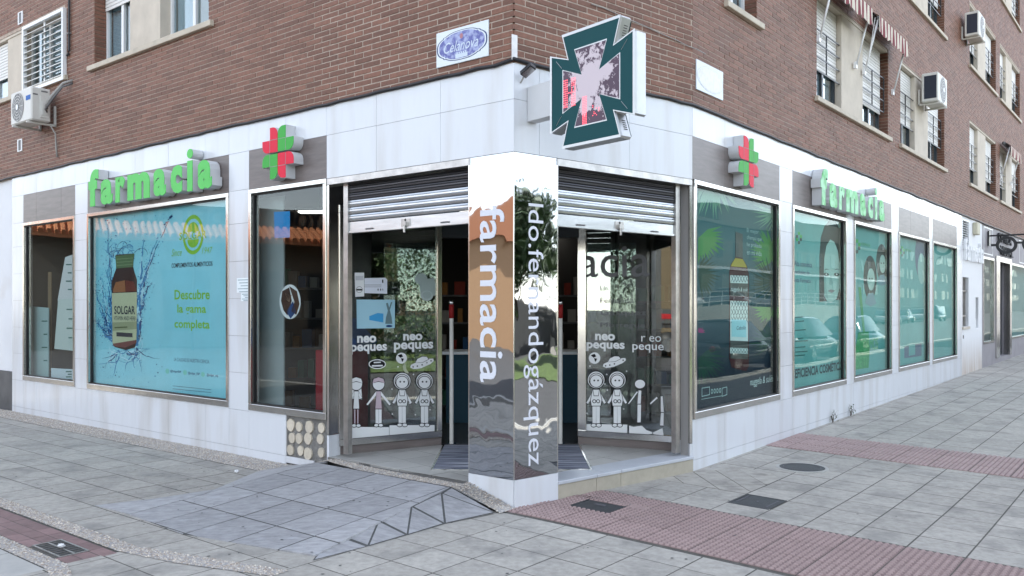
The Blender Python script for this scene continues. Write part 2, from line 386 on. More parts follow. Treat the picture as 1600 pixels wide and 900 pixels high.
for d, top, mat, up in cand[300:]: slab_mb(mb, top, gz, up)
mb.build('slabs', M['slab'], pave, kind='stuff')
# old warm patch with slanting joints
for i, j, top in pieces(R, [(-.57, -.6), (.56, -.12), (.53, .84), (-.57, .84)], 0, .27, 0, .62, .008, ang=rad(45)):
    mb = MB(); slab_mb(mb, top, gz); mb.build('slab', M['slab_warm'], pave)
# tactile tiles with domes / ribs, one shared mesh each
def tactile_mesh(kind):
    mb = MB(); w = .1955; base = -.03
    mb.hexa([(-w, -w, base), (w, -w, base), (w, w, base), (-w, w, base), (-w, -w, 0), (w, -w, 0), (w, w, 0), (-w, w, 0)])
    if kind == 'dome':
        nn = 8
        for i in range(nn):
            for j in range(nn):
                cx = -w + (i + .5) * 2 * w / nn; cy = -w + (j + .5) * 2 * w / nn; b0 = len(mb.v)
                for rr, zz in ((.019, -.001), (.0135, .0085)):
                    for k in range(8): mb.v.append(Vector((cx + rr * math.cos(k * math.pi / 4), cy + rr * math.sin(k * math.pi / 4), zz)))
                for k in range(8): mb.f.append((b0 + k, b0 + (k + 1) % 8, b0 + 8 + (k + 1) % 8, b0 + 8 + k))
                mb.f.append(tuple(b0 + 8 + k for k in range(8)))
    else:
        for i in range(8):
            cx = -w + (i + .5) * 2 * w / 8
            mb.hexa([(cx - .0165, -w + .006, -.001), (cx + .0165, -w + .006, -.001), (cx + .0165, w - .006, -.001), (cx - .0165, w - .006, -.001),
                     (cx - .011, -w + .01, .010), (cx + .011, -w + .01, .010), (cx + .011, w - .01, .010), (cx - .011, w - .01, .010)])
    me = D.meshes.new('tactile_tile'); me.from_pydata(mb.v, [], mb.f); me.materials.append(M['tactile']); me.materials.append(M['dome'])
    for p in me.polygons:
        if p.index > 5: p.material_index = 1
    bm = bmesh.new(); bm.from_mesh(me); bmesh.ops.recalc_face_normals(bm, faces=bm.faces); bm.to_mesh(me); bm.free()
    return me
dome, rib = tactile_mesh('dome'), tactile_mesh('rib')
def lay_tiles(me, s0, n0, ns, nn, skip=()):
    for i in range(ns):
        for j in range(nn):
            if (i, j) in skip: continue
            p = R(s0 + (i + .5) * .4, n0 + (j + .5) * .4, 0); z = gz(p)
            dn = Vector((nR.x, nR.y, -.02 if n0 + (j + .5) * .4 > 0 else 0)).normalized(); ds = Vector((uR.x, uR.y, .0085 if s0 + i * .4 > 0 else 0)).normalized()
            up = dn.cross(ds); up = up if up.z > 0 else -up
            y = up.cross(dn).normalized()
            put(me, 'tactile_tile', Vector((p.x, p.y, z + .002)), pave, rot=Matrix((dn, y, up)).transposed())
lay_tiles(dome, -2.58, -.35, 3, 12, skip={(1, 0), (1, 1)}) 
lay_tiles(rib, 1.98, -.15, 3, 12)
mb = MB(); md = MB()
for (s0, s1, n0, n1) in ((-2.58, -1.38, -.62, -.355), (-2.18, -2.085, -.35, .445), (-1.655, -1.785, -.35, .445), (-2.08, -1.66, -.35, -.155), (-2.08, -1.66, .255, .445)):
    s0, s1 = min(s0, s1), max(s0, s1)
    slab_mb(mb, [R(s0, n0, 0), R(s1, n0, 0), R(s1, n1, 0), R(s0, n1, 0)], gz, .002)
    k = s0 + .03
    while k < s1 - .01:
        j = n0 + .03
        while j < n1 - .01:
            c = R(k, j, 0); b0 = len(md.v)
            for rr, zz in ((.019, .001), (.0135, .0105)):
                for a in range(8): md.v.append(c + Vector((rr * math.cos(a * math.pi / 4), rr * math.sin(a * math.pi / 4), gz(c) + zz)))
            for a in range(8): md.f.append((b0 + a, b0 + (a + 1) % 8, b0 + 8 + (a + 1) % 8, b0 + 8 + a))
            md.f.append(tuple(b0 + 8 + a for a in range(8)))
            j += .049
        k += .049
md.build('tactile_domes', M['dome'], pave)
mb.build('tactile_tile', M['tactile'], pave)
# gutter of red bricks, two gravel bands, gravel at the wall foot
for i, j, top in pieces(L, [(1.4, 2.79), (6, 2.79), (6, 3.13), (1.4, 3.13)], 1.4, .22, 2.79, .113, .006, holes=[(1.6, 2.1, 2.86, 3.1)]):
    if 1.60 < L.inv(sum(top, Vector()) / len(top))[0] < 2.08 and 2.88 < L.inv(sum(top, Vector()) / len(top))[1] < 3.11: continue
    mb = MB(); slab_mb(mb, top, lambda p: 0.0); mb.build('gutter_brick', M['gutter'], pave)
def hramp(p):
    a, b = L.inv(p); t = min(1, max(0, (2.12 - b) / 1.87)) * min(1, max(0, (2.95 - a) / .55)) * .15
    if b < .32 and a < .53: t = .15 * max(0, min(1, (a + .02) / .5))
    return t
def gravel(name, quads, zf, dens, parent):
    base = MB(); mb = MB()
    for q in quads:
        P = [L(a, b, 0) for a, b in q]; base.quad(*[Vector((p.x, p.y, zf(p) + .004)) for p in P])
        n = int(area2(q) * dens)
        for _ in range(n):
            u, v = random.random(), random.random()
            a = (q[0][0] * (1 - u) + q[1][0] * u) * (1 - v) + (q[3][0] * (1 - u) + q[2][0] * u) * v
            b = (q[0][1] * (1 - u) + q[1][1] * u) * (1 - v) + (q[3][1] * (1 - u) + q[2][1] * u) * v
            p = L(a, b, 0); r = random.uniform(.006, .0125); an = random.random() * 6.28; c, s = math.cos(an), math.sin(an); e = random.uniform(.6, 1)
            z = zf(p) + .004; i = len(mb.v)
            for x, y, zz in ((r, 0, 0), (0, r * e, 0), (-r, 0, 0), (0, -r * e, 0), (r * .2, 0, r * .55)):
                mb.v.append(Vector((p.x + x * c - y * s, p.y + x * s + y * c, z + zz)))
            for k in range(4): mb.f.append((i + k, i + (k + 1) % 4, i + 4))
    b_ = base.build(name, M['joint'], parent, fixn=False)
    mb.build('pebbles', M['pebble'], b_, fixn=True, kind='stuff')
gravel('gravel_strip', [[(3.15, 0), (11.5, 0), (11.5, .42), (3.15, .42)], [(2.78, 0), (3.15, 0), (3.15, .45), (2.78, .13)]], lambda p: hramp(p) if L.inv(p)[0] < 2.95 else 0, 3600, pave)
gravel('gravel_strip', [[(1.45, 2.63), (8.5, 2.63), (8.5, 2.775), (1.45, 2.775)], [(.85, 2.48), (1.45, 2.63), (1.45, 2.775), (.85, 2.66)], [(.1, 2.28), (.85, 2.48), (.85, 2.66), (.1, 2.42)]], lambda p: 0, 5200, pave)
gravel('gravel_strip', [[(1.4, 3.14), (6, 3.14), (6, 3.27), (1.4, 3.27)], [(.9, 3.3), (1.4, 3.14), (1.4, 3.27), (1.0, 3.4)]], lambda p: 0, 4200, pave)
gravel('gravel_strip', [[(2.33, 0), (2.78, 0), (2.78, .13), (2.33, .13)], [(1.72, .08), (2.33, .0), (2.33, .14), (1.72, .25)], [(.53, .10), (1.72, .08), (1.72, .25), (.53, .24)], [(-.03, .02), (.53, .01), (.53, .24), (-.03, .22)]], lambda p: hramp(p) + .004, 5600, pave)
# ramp of bluish slabs up to the door
rb = MB(); ramp_poly = [(.53, .25), (2.395, .25), (2.395, 2.2), (1.48, 2.24), (.22, 1.97)]
def hr2(p): return hramp(p) + .0045
for a in range(12):
    for b in range(10):
        q = clip_poly([(.1 + a * .25, .05 + b * .23), (.1 + (a + 1) * .25, .05 + b * .23), (.1 + (a + 1) * .25, .05 + (b + 1) * .23), (.1 + a * .25, .05 + (b + 1) * .23)], ramp_poly)
        if len(q) > 2: rb.quad(*[Vector((L(x, y, 0).x, L(x, y, 0).y, hramp(L(x, y, 0)) + .002)) for x, y in q])
ramp = structure(rb.build('ramp', M['ramp_joint'], fixn=False))
for i, j, top in pieces(L, ramp_poly, .55, .47, .22, .5, .016):
    mb = MB(); slab_mb(mb, top, hr2, th=.02); mb.build('ramp_slab', M['ramp'], ramp)
T = [(.22, 1.97, 0), (.37, 1.62, .03), (.39, 1.22, .07), (.43, .82, .11), (.48, .41, .14), (.53, .24, .15)]
B = [(.16, 2.04, 0), (.12, 1.57, 0), (.11, 1.18, 0), (.11, .76, 0), (.0, .26, .01)]
LF = [(3.13, .44, 0), (2.7, 1.22, 0), (2.79, 1.78, 0), (2.95, 2.24, 0)]; LT = [(2.4, .25, .15), (2.4, .9, .1), (2.4, 1.5, .05), (2.4, 2.2, 0)]
T = [(a, b, hramp(L(a, b, 0)) if k not in (0, 5) else z) for k, (a, b, z) in enumerate(T)]; LT = [(a, b, hramp(L(a, b, 0))) for a, b, z in LT]
tri = [(T[0], T[1], B[1], B[0]), (T[1], T[2], B[1]), (T[2], B[2], B[1]), (T[2], T[3], B[2]), (T[3], B[3], B[2]), (T[3], T[4], B[3]), (T[4], B[4], B[3]), (T[4], T[5], B[4]),
       (LT[0], LF[0], LF[1]), (LT[0], LT[1], LF[1]), (LT[1], LT[2], LF[1]), (LT[2], LF[2], LF[1]), (LT[2], LT[3], LF[3], LF[2]),
       (LT[0], (2.36, .14, hramp(L(2.36, .14, 0))), (2.78, .135, hramp(L(2.78, .135, 0))), LF[0])]
tri = [t3 for q in tri for t3 in ([q] if len(q) == 3 or q[0] is T[0] else [(q[0], q[1], q[2]), (q[0], q[2], q[3])])]
jb = MB()
for k, q in enumerate(tri):
    P = [L(a, b, z + .003) for a, b, z in q]; c = sum(P, Vector()) / len(P)
    if k < 8: jb.quad(*P)
    sh = .014 if k < 8 else .006
    Q = [p + (c - p).normalized() * sh * 1.6 + Vector((0, 0, .002)) for p in P]
    mb = MB(); mb.prism(Q, (0, 0, -.014)); mb.build('ramp_slab', M['ramp'], ramp)
jb.build('ramp_flare_bed', M['ramp_joint'], ramp, fixn=False)
# ------------------------------------------------------------------ covers, grate
def cover(label, s0, s1, n0, n1, mat, marks):
    c = R((s0 + s1) / 2, (n0 + n1) / 2, 0); t = thing('manhole_cover', label, 'manhole cover', (c.x, c.y, gz(c)), 'access covers in the pavement')
    fr = MB(); up = .004
    for a, b, cc, d in ((s0, s1, n0, n0 + .015), (s0, s1, n1 - .015, n1), (s0, s0 + .015, n0 + .015, n1 - .015), (s1 - .015, s1, n0 + .015, n1 - .015)):
        slab_mb(fr, [R(a, cc, 0), R(b, cc, 0), R(b, d, 0), R(a, d, 0)], gz, up, ch=.001)
    fr.build('rim', M['iron'], t)
    pl = MB(); slab_mb(pl, [R(s0 + .02, n0 + .02, 0), R(s1 - .02, n0 + .02, 0), R(s1 - .02, n1 - .02, 0), R(s0 + .02, n1 - .02, 0)], gz, .002, ch=.002)
    pl.build('plate', mat, t)
    rb_ = MB()
    for m in marks:
        slab_mb(rb_, [R(m[0], m[2], 0), R(m[1], m[2], 0), R(m[1], m[3], 0), R(m[0], m[3], 0)], gz, .006, th=.006, ch=.001)
    rb_.build('raised_bar', flat('cover_mark', (.11, .11, .12)), t)
cover('square dark cover set in the red tactile paving beside the column', -2.08, -1.66, -.15, .25, M['iron'], [(-1.9, -1.86, 0, .1)])
cover('square grey iron cover with raised bars among grey slabs in front of step', -1.02, -.58, .86, 1.24, M['iron'], [(-.95, -.65, .9, .915), (-.95, -.65, 1.185, 1.20), (-.82, -.78, 1.04, 1.06)])
c = R(.98, .82, 0); zc = gz(c)
t = thing('manhole_cover', 'round iron manhole cover near the tiled wall', 'manhole cover', (c.x, c.y, zc), 'access covers in the pavement')
def ring(mb, c, r0, r1, z0, z1, n=40):
    for k in range(n):
        a, b = 2 * math.pi * k / n, 2 * math.pi * (k + 1) / n
        f = lambda r, an, z: Vector((c.x + r * math.cos(an), c.y + r * math.sin(an), z))
        mb.quad(f(r0, a, z1), f(r1, a, z1), f(r1, b, z1), f(r0, b, z1)); mb.quad(f(r1, a, z0), f(r1, b, z0), f(r1, b, z1), f(r1, a, z1))
mb = MB(); ring(mb, c, .24, .275, zc - .02, zc + .006); mb.build('rim', M['slab_smooth'], t)
mb = MB(); mb.tube([(c.x, c.y, zc - .02), (c.x, c.y, zc + .007)], .236, 40); mb.build('plate', M['iron'], t)
mb = MB(); ring(mb, c, .19, .20, zc, zc + .010); mb.build('raised_bar', flat('cover_mark', (.11, .11, .12)), t)
g0 = L(1.84, 3.0, 0); t = thing('drain_grate', 'rusty rectangular iron drain grate in the red brick gutter', 'drain grate', (g0.x, g0.y, -.01))
mb = MB(); mb.box(L, 1.61, 2.07, 2.89, 3.10, -.16, -.10); mb.build('pit', M['black'], t)
mb = MB()
for a, b, cc, d in ((1.61, 2.07, 2.89, 2.905), (1.61, 2.07, 3.085, 3.10), (1.61, 1.625, 2.905, 3.085), (2.055, 2.07, 2.905, 3.085), (1.625, 2.055, 2.985, 3.0)):
    mb.box(L, a, b, cc, d, -.02, .004)
mb.build('frame', M['steel_rough'], t)
for k in range(7):
    for hlf in ((2.905, 2.985), (3.0, 3.085)):
        a = 1.66 + k * .056; mb = MB(); mb.box(L, a, a + .014, hlf[0], hlf[1], -.02, .002); mb.build('bar', M['iron'], t)
for nm, aa, bb, lab in (('litter_scrap', 3.24, .62, 'small crumpled white paper scrap on slabs near the wall'), ('litter_scrap', 1.84, 2.99, 'crumpled white wrapper lying on the drain grate')):
    mb = MB(); p = L(aa, bb, .02); mb.sphere(p, .022, 7, 5, (1.3, .8, .7))
    mb.v = [v + Vector((random.uniform(-.008, .008), random.uniform(-.008, .008), random.uniform(-.004, .004))) for v in mb.v]
    o = mb.build(nm, M['pvc']); o['label'] = lab; o['category'] = 'litter'
# dead leaves / gum spots
mb = MB()
for _ in range(420):
    s, n = random.uniform(-5, 6), random.uniform(-1.4, 3.6)
    if random.random() < .4: p = L(random.uniform(.2, 5), random.uniform(.5, 2.5), 0); z = (hr2(p) if L.inv(p)[0] < 2.9 and L.inv(p)[1] < 2.2 else .0) + .004
    else:
        p = R(s, n, 0); z = gz(p) + .004
        if L.inv(p)[0] > .1 or L.inv(p)[1] < -2.4 or (s > -2.6 and n < .1): continue
    r = random.uniform(.004, .014); a0 = random.random() * 6.28
    mb.quad(*[Vector((p.x + r * math.cos(a0 + k * 1.05) * random.uniform(.6, 1.2), p.y + r * math.sin(a0 + k * 1.05) * random.uniform(.5, 1.1), z)) for k in range(6)])
o = mb.build('litter_specks', M['iron'], fixn=False); o['kind'] = 'stuff'; o['label'] = 'dark specks of dirt and leaf litter scattered on the paving'; o['category'] = 'litter'
# ================================================================== apartment building above
ZB, ZT = 3.885, 16.0
LEND, REND = 12.5, 60.0
apt = thing('apartment_building', 'brown brick apartment block rising above the corner pharmacy', 'building', (K.x, K.y + 4, 0))
ga_ = 8.72
# windows: (frame, s0, s1, z0, z1)
WL = [(L, 4.79, 7.78, 5.25, 6.62), (L, ga_, 12.2, 5.26, 6.30)]
WR = [(R, .9, 1.72, 5.24, 6.5)]
PAIRS = [(3.85, 7.53), (8.34, 11.95), (14.68, 18.3), (18.95, 22.6), (25.3, 28.9)]
for f in range(3):
    for a, b in PAIRS: WR.append((R, a, b, 4.74 + 2.88 * f, 6.28 + 2.88 * f))
def wall_mb(F, s0, s1, holes, qf=-.0035):
    mb = MB()
    for a, b, c, d in rect_minus((s0, s1, ZB, ZT), [h[1:] for h in holes]): mb.box(F, a, b, -.3, qf, c, d)
    return mb
wm = wall_mb(L, 0.02, LEND, WL); w2 = wall_mb(R, .0, REND, WR); w3 = wall_mb(C, .02, LC - .0, [])
i = len(wm.v); wm.v += w2.v; wm.f += [tuple(k + i for k in f) for f in w2.f]; i = len(wm.v); wm.v += w3.v; wm.f += [tuple(k + i for k in f) for f in w3.f]
bw = wm.build('brick_wall', M['mortar'], apt, fixn=False)
mb = MB()
core = [L(LEND, -.3, 0), L(.1, -.32, 0), C(LC, -.4, 0), R(REND, -.3, 0), R(REND, -12, 0), R(12, -12, 0), L(LEND, -12, 0)]
mb.prism([p + Vector((0, 0, 3.45)) for p in core], (0, 0, ZT - 3.45)); mb.build('inner_core', M['dark'], apt)
mb = MB(); mb.prism([p + Vector((0, 0, ZT)) for p in [L(LEND + .2, .25, 0), L(0, .25, 0), C(LC, .25, 0), R(REND, .25, 0), R(REND, -12, 0), R(12, -12, 0), L(LEND + .2, -12, 0)]], (0, 0, .25)); mb.build('roof_slab', M['cream'], apt)
mb = MB(); mb.box(L, LEND - .0, LEND + .08, -12, -.02, 0, ZT); mb.build('gable_wall', M['mortar'], apt)
BP, BL, JT = .0572, .262, .011                         # course pitch, brick pitch, joint
blist = []
def courses(F, s0, s1, holes, ztop):
    z = ZB + .004; r = 0
    while z + BP < ztop:
        z0, z1 = z + JT / 2, z + BP - JT / 2
        cuts = sorted((h[1], h[2]) for h in holes if h[3] < z1 + .004 and h[4] > z0 - .004)
        segs = []; a = s0
        for c0, c1 in cuts: segs.append((a, c0)); a = c1
        segs.append((a, s1))
        off = (r % 2) * BL / 2 + (random.uniform(-.01, .01))
        for a, b in segs:
            k = math.floor((a - off) / BL)
            while True:
                x0 = max(a, off + k * BL); x1 = min(b, off + (k + 1) * BL - JT)
                if x0 >= b: break
                if x1 - x0 > .02: blist.append((F, x0, x1, z0, z1))
                k += 1
        z += BP; r += 1
courses(L, .0, LEND, WL, 7.6); courses(C, .0, LC, [], 5.6); courses(R, .0, 31, WR, 12.8)
def bkey(b):
    p = b[0]((b[1] + b[2]) / 2, 0, b[3]); sx = 800 + FPX * p.x / p.y; sy = HOR - FPX * (p.z - CZ) / p.y
    f = abs((Vector((p.x, p.y, 0)).normalized()).dot(b[0].n)) * (b[2] - b[1]) / p.y
    return -f / p.y if (0 < sx < 1600 and sy > -5) else 1.0
blist.sort(key=bkey)
shared = {}
for F, x0, x1, z0, z1 in blist[:300]:
    w = round(x1 - x0, 2); key = (id(F), w)
    if key not in shared:
        mb = MB(); G0 = Frame((0, 0, 0), F.u, F.n); mb.box(G0, -w / 2, w / 2, -.03, 0, 0, BP - JT)
        me = D.meshes.new('brick'); me.from_pydata(mb.v, [], mb.f)
        bm = bmesh.new(); bm.from_mesh(me); bmesh.ops.recalc_face_normals(bm, faces=bm.faces); bmesh.ops.bevel(bm, geom=bm.edges[:], offset=.0025, segments=1, affect='EDGES'); bm.to_mesh(me); bm.free()
        me.materials.append(M['brick']); shared[key] = me
    put(shared[key], 'brick', F((x0 + x1) / 2, random.uniform(-.0015, .002), z0), bw)
mb = MB()
for F, x0, x1, z0, z1 in blist[300:]:
    q = random.uniform(-.0015, .002); i = len(mb.v)
    mb.v += [F(x0, -.02, z0), F(x1, -.02, z0), F(x1, q, z0), F(x0, q, z0), F(x0, -.02, z1), F(x1, -.02, z1), F(x1, q, z1), F(x0, q, z1)]
    mb.f += [tuple(i + k for k in a) for a in ((3, 2, 6, 7), (0, 1, 2, 3), (7, 6, 5, 4), (0, 3, 7, 4), (1, 5, 6, 2))]
mb.build('bricks', M['brick'], bw, fixn=True, kind='stuff')
# ------------------------------------------------------------------ windows of the flats
def jamb_bricks(mb, F, s, sgn, z0, z1, depth):
    z = z0
    while z + BP < z1:
        mb.box(F, s, s + sgn * .012, -depth, -.005, z + JT, z + BP); z += BP
def bay(F, w, a, b, z0, z1, depth, frame, shut, rail, sash=2, curtain=True):
    """one window bay a..b of the window part w"""
    q = -depth
    fr = MB(); t = .045
    for r in ((a, b, z0, z0 + t), (a, b, z1 - t, z1), (a, a + t, z0 + t, z1 - t), (b - t, b, z0 + t, z1 - t)): fr.box(F, r[0], r[1], q - .02, q + .03, r[2], r[3])
    for k in range(1, sash):
        m = a + (b - a) * k / sash; fr.box(F, m - t * .7, m + t * .7, q - .01, q + .035, z0 + t, z1 - t)
    fr.build('frame', M[frame], w)
    g = MB(); g.box(F, a + t, b - t, q - .004, q, z0 + t, z1 - t); g.build('pane', M['pane'], w)
    if curtain:
        cu = MB(); n = 14
        for k in range(n):
            x0 = a + t + (b - a - 2 * t) * k / n; x1 = a + t + (b - a - 2 * t) * (k + 1) / n; o0 = -.05 - .02 * (k % 2); o1 = -.05 - .02 * ((k + 1) % 2)
            if curtain == 'half' and n * .3 < k < n * .55: continue
            cu.quad(F(x0, q + o0, z0 + t), F(x1, q + o1, z0 + t), F(x1, q + o1, z1 - t), F(x0, q + o0, z1 - t))
        cu.build('curtain', M['curtain'], w, fixn=False)
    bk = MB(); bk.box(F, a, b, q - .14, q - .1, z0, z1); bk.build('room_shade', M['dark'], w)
    if shut > 0:
        sh = MB(); zz = z1 - .01
        while zz > z1 - (z1 - z0) * shut:
            sh.box(F, a + .02, b - .02, q + .035, q + .05, zz - .048, zz - .006); zz -= .05
        sh.build('roller_blind', M['blind'], w)
    if rail:
        rl = MB(); zr = z0 + .02
        for k in range(4):
            z_ = z0 + .42 + k * .2; rl.box(F, a + .01, b + .06, q + .085, q + .1, z_, z_ + .014)
        rl.box(F, (a + b) / 2 - .007, (a + b) / 2 + .007, q + .083, q + .102, z0 + .42, z0 + 1.03)
        rl.box(F, b + .04, b + .06, q + .083, q + .102, z0 + .42, z0 + 1.06)
        rl.build('railing', M['black_metal'], w)
def house_window(F, s0, s1, z0, z1, bays, depth, frame, shut, rail, sill_over=.09, lintel=True, far_brick=True, sash=2, curtain=True):
    mb = MB()
    for k in range(len(bays) - 1):
        mb.box(F, bays[k][1], bays[k + 1][0], -.268, -.025, z0, z1 - .046)
    if lintel: mb.box(F, s0 + .002, s1 - .002, -.27, -.012, z1 - .045, z1 - .002)
    mb.box(F, s0 + .003, s1 - .003, -.295, -.28, z0 + .003, z1 - .003)
    w = mb.build('window', M['cream'], apt)
    si = MB(); si.box(F, s0 - sill_over, s1 + sill_over, -.2, .055, z0 - .075, z0 - .002); si.build('sill', M['sill'], w, bevel=.006)
    if far_brick:
        jb = MB()
        if F is L: jamb_bricks(jb, F, s1, -1, z0, z1, depth)
        else: jamb_bricks(jb, F, s1, -1, z0, z1, depth)
        jb.build('jamb_bricks', M['brick'], w, kind='stuff')
    for k, (a, b) in enumerate(bays):
        bay(F, w, a, b, z0, z1 - (.047 if lintel else 0), depth, frame, shut[k] if isinstance(shut, (list, tuple)) else shut, rail, sash, curtain)
    return w
house_window(L, 4.79, 7.78, 5.25, 6.62, [(4.80, 5.98), (6.78, 7.765)], .2, 'pvc', [0, .36], False, sill_over=.12, curtain='half')
house_window(L, ga_, 12.2, 5.26, 6.30, [(ga_ + .02, 10.16), (10.93, 12.18)], .12, 'pvc', [0, .6], False, sill_over=.1, far_brick=False)
house_window(R, .9, 1.72, 5.24, 6.5, [(.92, 1.70)], .18, 'pvc', [0], False, sill_over=.12)
random.seed(11)
for F, a, b, z0, z1 in WR[1:]:
    w_ = (b - a)
    house_window(R, a, b, z0, z1, [(a + .0, a + w_ * .32), (a + w_ * .615, a + w_ * .965)], .15, 'alu_dark', [random.choice((.62, .66, .7)), random.choice((.6, .66, .72))], True)
# security grille with slats
gq = .06; t = thing('window_grille', 'white box grille with slanting slats over upper window above the air conditioner', 'window grille', L(9.4, 0, 5.2))
ga, gb = L.px(98, 60, gq)[0], L.px(34, 60, gq)[0]; gt_, gl_ = L.px(98, 11, gq)[1], L.px(98, 124, gq)[1]
mb = MB()
for r in ((ga, gb, gl_, gl_ + .05), (ga, gb, gt_ - .05, gt_), (ga, ga + .05, gl_ + .05, gt_ - .05), (gb - .05, gb, gl_ + .05, gt_ - .05)): mb.box(L, r[0], r[1], .003, gq, r[2], r[3])
mb.build('frame', M['pvc'], t)
for k in range(10):
    z = gl_ + .075 + k * (gt_ - gl_ - .13) / 10; mb = MB()
    mb.hexa([L(ga + .05, .008, z + .035), L(gb - .05, .008, z + .035), L(gb - .05, .055, z), L(ga + .05, .055, z), L(ga + .05, .008, z + .047), L(gb - .05, .008, z + .047), L(gb - .05, .055, z + .012), L(ga + .05, .055, z + .012)])
    mb.build('slat', M['ac'], t)
mb = MB(); mb.box(L, (ga + gb) / 2 - .02, (ga + gb) / 2 + .02, .005, .02, gl_ + .05, gt_ - .05); mb.build('mullion', M['pvc'], t)
# ------------------------------------------------------------------ air conditioners
def aircon(label, F, s0, s1, z0, z1, q0, q1, dark_side=False, low=False):
    t = thing('air_conditioner', label, 'air conditioner', F((s0 + s1) / 2, (q0 + q1) / 2, z0), 'outdoor air conditioning units')
    mb = MB(); mb.box(F, s0, s1, q0, q1, z0, z1); mb.build('casing', M['ac'], t, bevel=.018)
    w = s1 - s0; h = z1 - z0
    near = s0 if F is L else s0                       # side turned to the street corner
    fc = s1 - w * .36 if F is L else s0 + w * .55; r = min(w * .33, h * .43)
    rg = MB()
    for rr in [r * k / 5 for k in range(2, 6)]:
        for k in range(28):
            a, b = 2 * math.pi * k / 28, 2 * math.pi * (k + 1) / 28
            P = lambda ra, an, q: F(fc + ra * math.cos(an), q, (z0 + z1) / 2 + ra * math.sin(an))
            rg.quad(P(rr, a, q1 + .012), P(rr - .008, a, q1 + .012), P(rr - .008, b, q1 + .012), P(rr, b, q1 + .012))
    for k in range(12):
        an = math.pi * k / 6; rg.quad(F(fc, q1 + .013, (z0 + z1) / 2), F(fc + r * math.cos(an - .02), q1 + .013, (z0 + z1) / 2 + r * math.sin(an - .02)), F(fc + r * math.cos(an + .02), q1 + .013, (z0 + z1) / 2 + r * math.sin(an + .02)))
    dk = MB(); dk.disc(F(fc, q1 + .003, (z0 + z1) / 2), F.u, (0, 0, 1), r * 1.02, r * 1.02, 28); dk.build('fan_opening', M['ac_dark'], t)
    rg.build('fan_guard', M['ac'], t, fixn=False)
    hb = MB(); hb.disc(F(fc, q1 + .016, (z0 + z1) / 2), F.u, (0, 0, 1), r * .2, r * .2, 16); hb.build('hub', M['pvc'], t)
    if dark_side:
        mb = MB(); mb.box(F, s0 - .006, s0, q0 + .05, q1 - .03, z0 + .06, z1 - .06); mb.build('fins', M['ac_black'], t)
    else:
        mb = MB(); mb.box(F, s0 - .012, s0, q0 + .03, q0 + .16, z0 + .05, z1 - .12); mb.box(F, s0 - .022, s0 - .012, q0 + .05, q0 + .14, z0 + .09, z1 - .2); mb.build('valve_cover', M['ac'], t, bevel=.004)
        mb = MB(); mb.box(F, s0 - .004, s0, q0 + .19, q0 + .26, z1 - .12, z1 - .1); mb.box(F, s0 - .004, s0, q0 + .05, q0 + .14, z1 - .06, z1 - .04); mb.build('vent_slot', M['ac_dark'], t)
        mb = MB(); mb.box(F, s0 + .03, s0 + .19, q1, q1 + .003, z0 + h * .62, z0 + h * .76); mb.build('label_plate', flat('blue_label', (.03, .13, .42)), t)
    for s in (s0 + w * .15, s1 - w * .15):
        br = MB(); br.box(F, s - .015, s + .015, .0, q1 + .02, z0 - .035, z0 - .003); br.box(F, s - .015, s + .015, .0, .03, z0 - .035, z0 + .28)
        br.build('bracket', M['ac'], t)
    return t
random.seed(5)
aircon('beige air conditioning unit with blue label under grilled window on left wall', L, 8.92, 9.68, 4.56, 5.06, .12, .40)
aircon('air conditioning unit on pier beside first floor window of right wall', R, 9.55, 10.32, 5.72, 6.28, .08, .38, True)
aircon('air conditioning unit by second floor window at top right', R, 13.62, 14.4, 8.02, 8.58, .08, .38, True)
t = thing('refrigerant_pipes', 'bundle of taped pipes from air conditioner to hole in brick wall', 'pipes', L(8.5, .02, 4.7))
mb = MB(); mb.tube([L(8.87, .2, 4.75), L(8.80, .24, 4.78), L(8.68, .2, 4.92), L(8.55, .1, 5.1), L(8.47, -.02, 5.16)], .022, 8); mb.build('pipe', M['cable_grey'], t, True)
mb = MB(); mb.tube([L(8.87, .2, 4.7), L(8.80, .25, 4.72), L(8.66, .22, 4.84), L(8.53, .12, 5.04), L(8.455, -.02, 5.12)], .014, 8); mb.build('pipe', M['ac_dark'], t, True)
mb = MB(); mb.tube([L(8.95, .12, 4.52), L(8.93, .05, 4.4), L(8.98, .02, 4.2), L(8.95, .02, 4.05)], .012, 6); mb.build('drain_hose', M['cable_grey'], t, True)
t = thing('downpipe_cable', 'black cable conduit running down brick wall beside the grille', 'conduit', L(8.62, .02, 5.5))
mb = MB(); mb.tube([L(8.53, .025, 7.5), L(8.53, .025, 5.60), L(8.55, .025, 5.56), L(8.60, .025, 5.54)], .017, 8); mb.build('conduit', M['cable'], t)
mb = MB(); mb.box(L, 8.50, 8.56, 0, .05, 5.85, 5.87); mb.box(L, 8.50, 8.56, 0, .05, 6.6, 6.62); mb.build('clip', M['ac_dark'], t)
for s, z, lab in ((10.34, 6.49, 'small white vent tile above left grille window'), (10.36, 4.40, 'small white vent tile in brickwork below left air conditioner')):
    t = thing('wall_vent', lab, 'vent', L(s, 0, z - .1), 'small vent tiles in left wall')
    mb = MB()
    for r in ((s - .09, s + .09, z - .10, z - .085), (s - .09, s + .09, z + .085, z + .10), (s - .09, s - .055, z - .085, z + .085), (s + .055, s + .09, z - .085, z + .085)): mb.box(L, r[0], r[1], -.01, .012, r[2], r[3])
    mb.build('rim', M['pvc'], t); mb = MB(); mb.box(L, s - .055, s + .055, -.01, .003, z - .085, z + .085); mb.build('grid', M['ac_dark'], t)
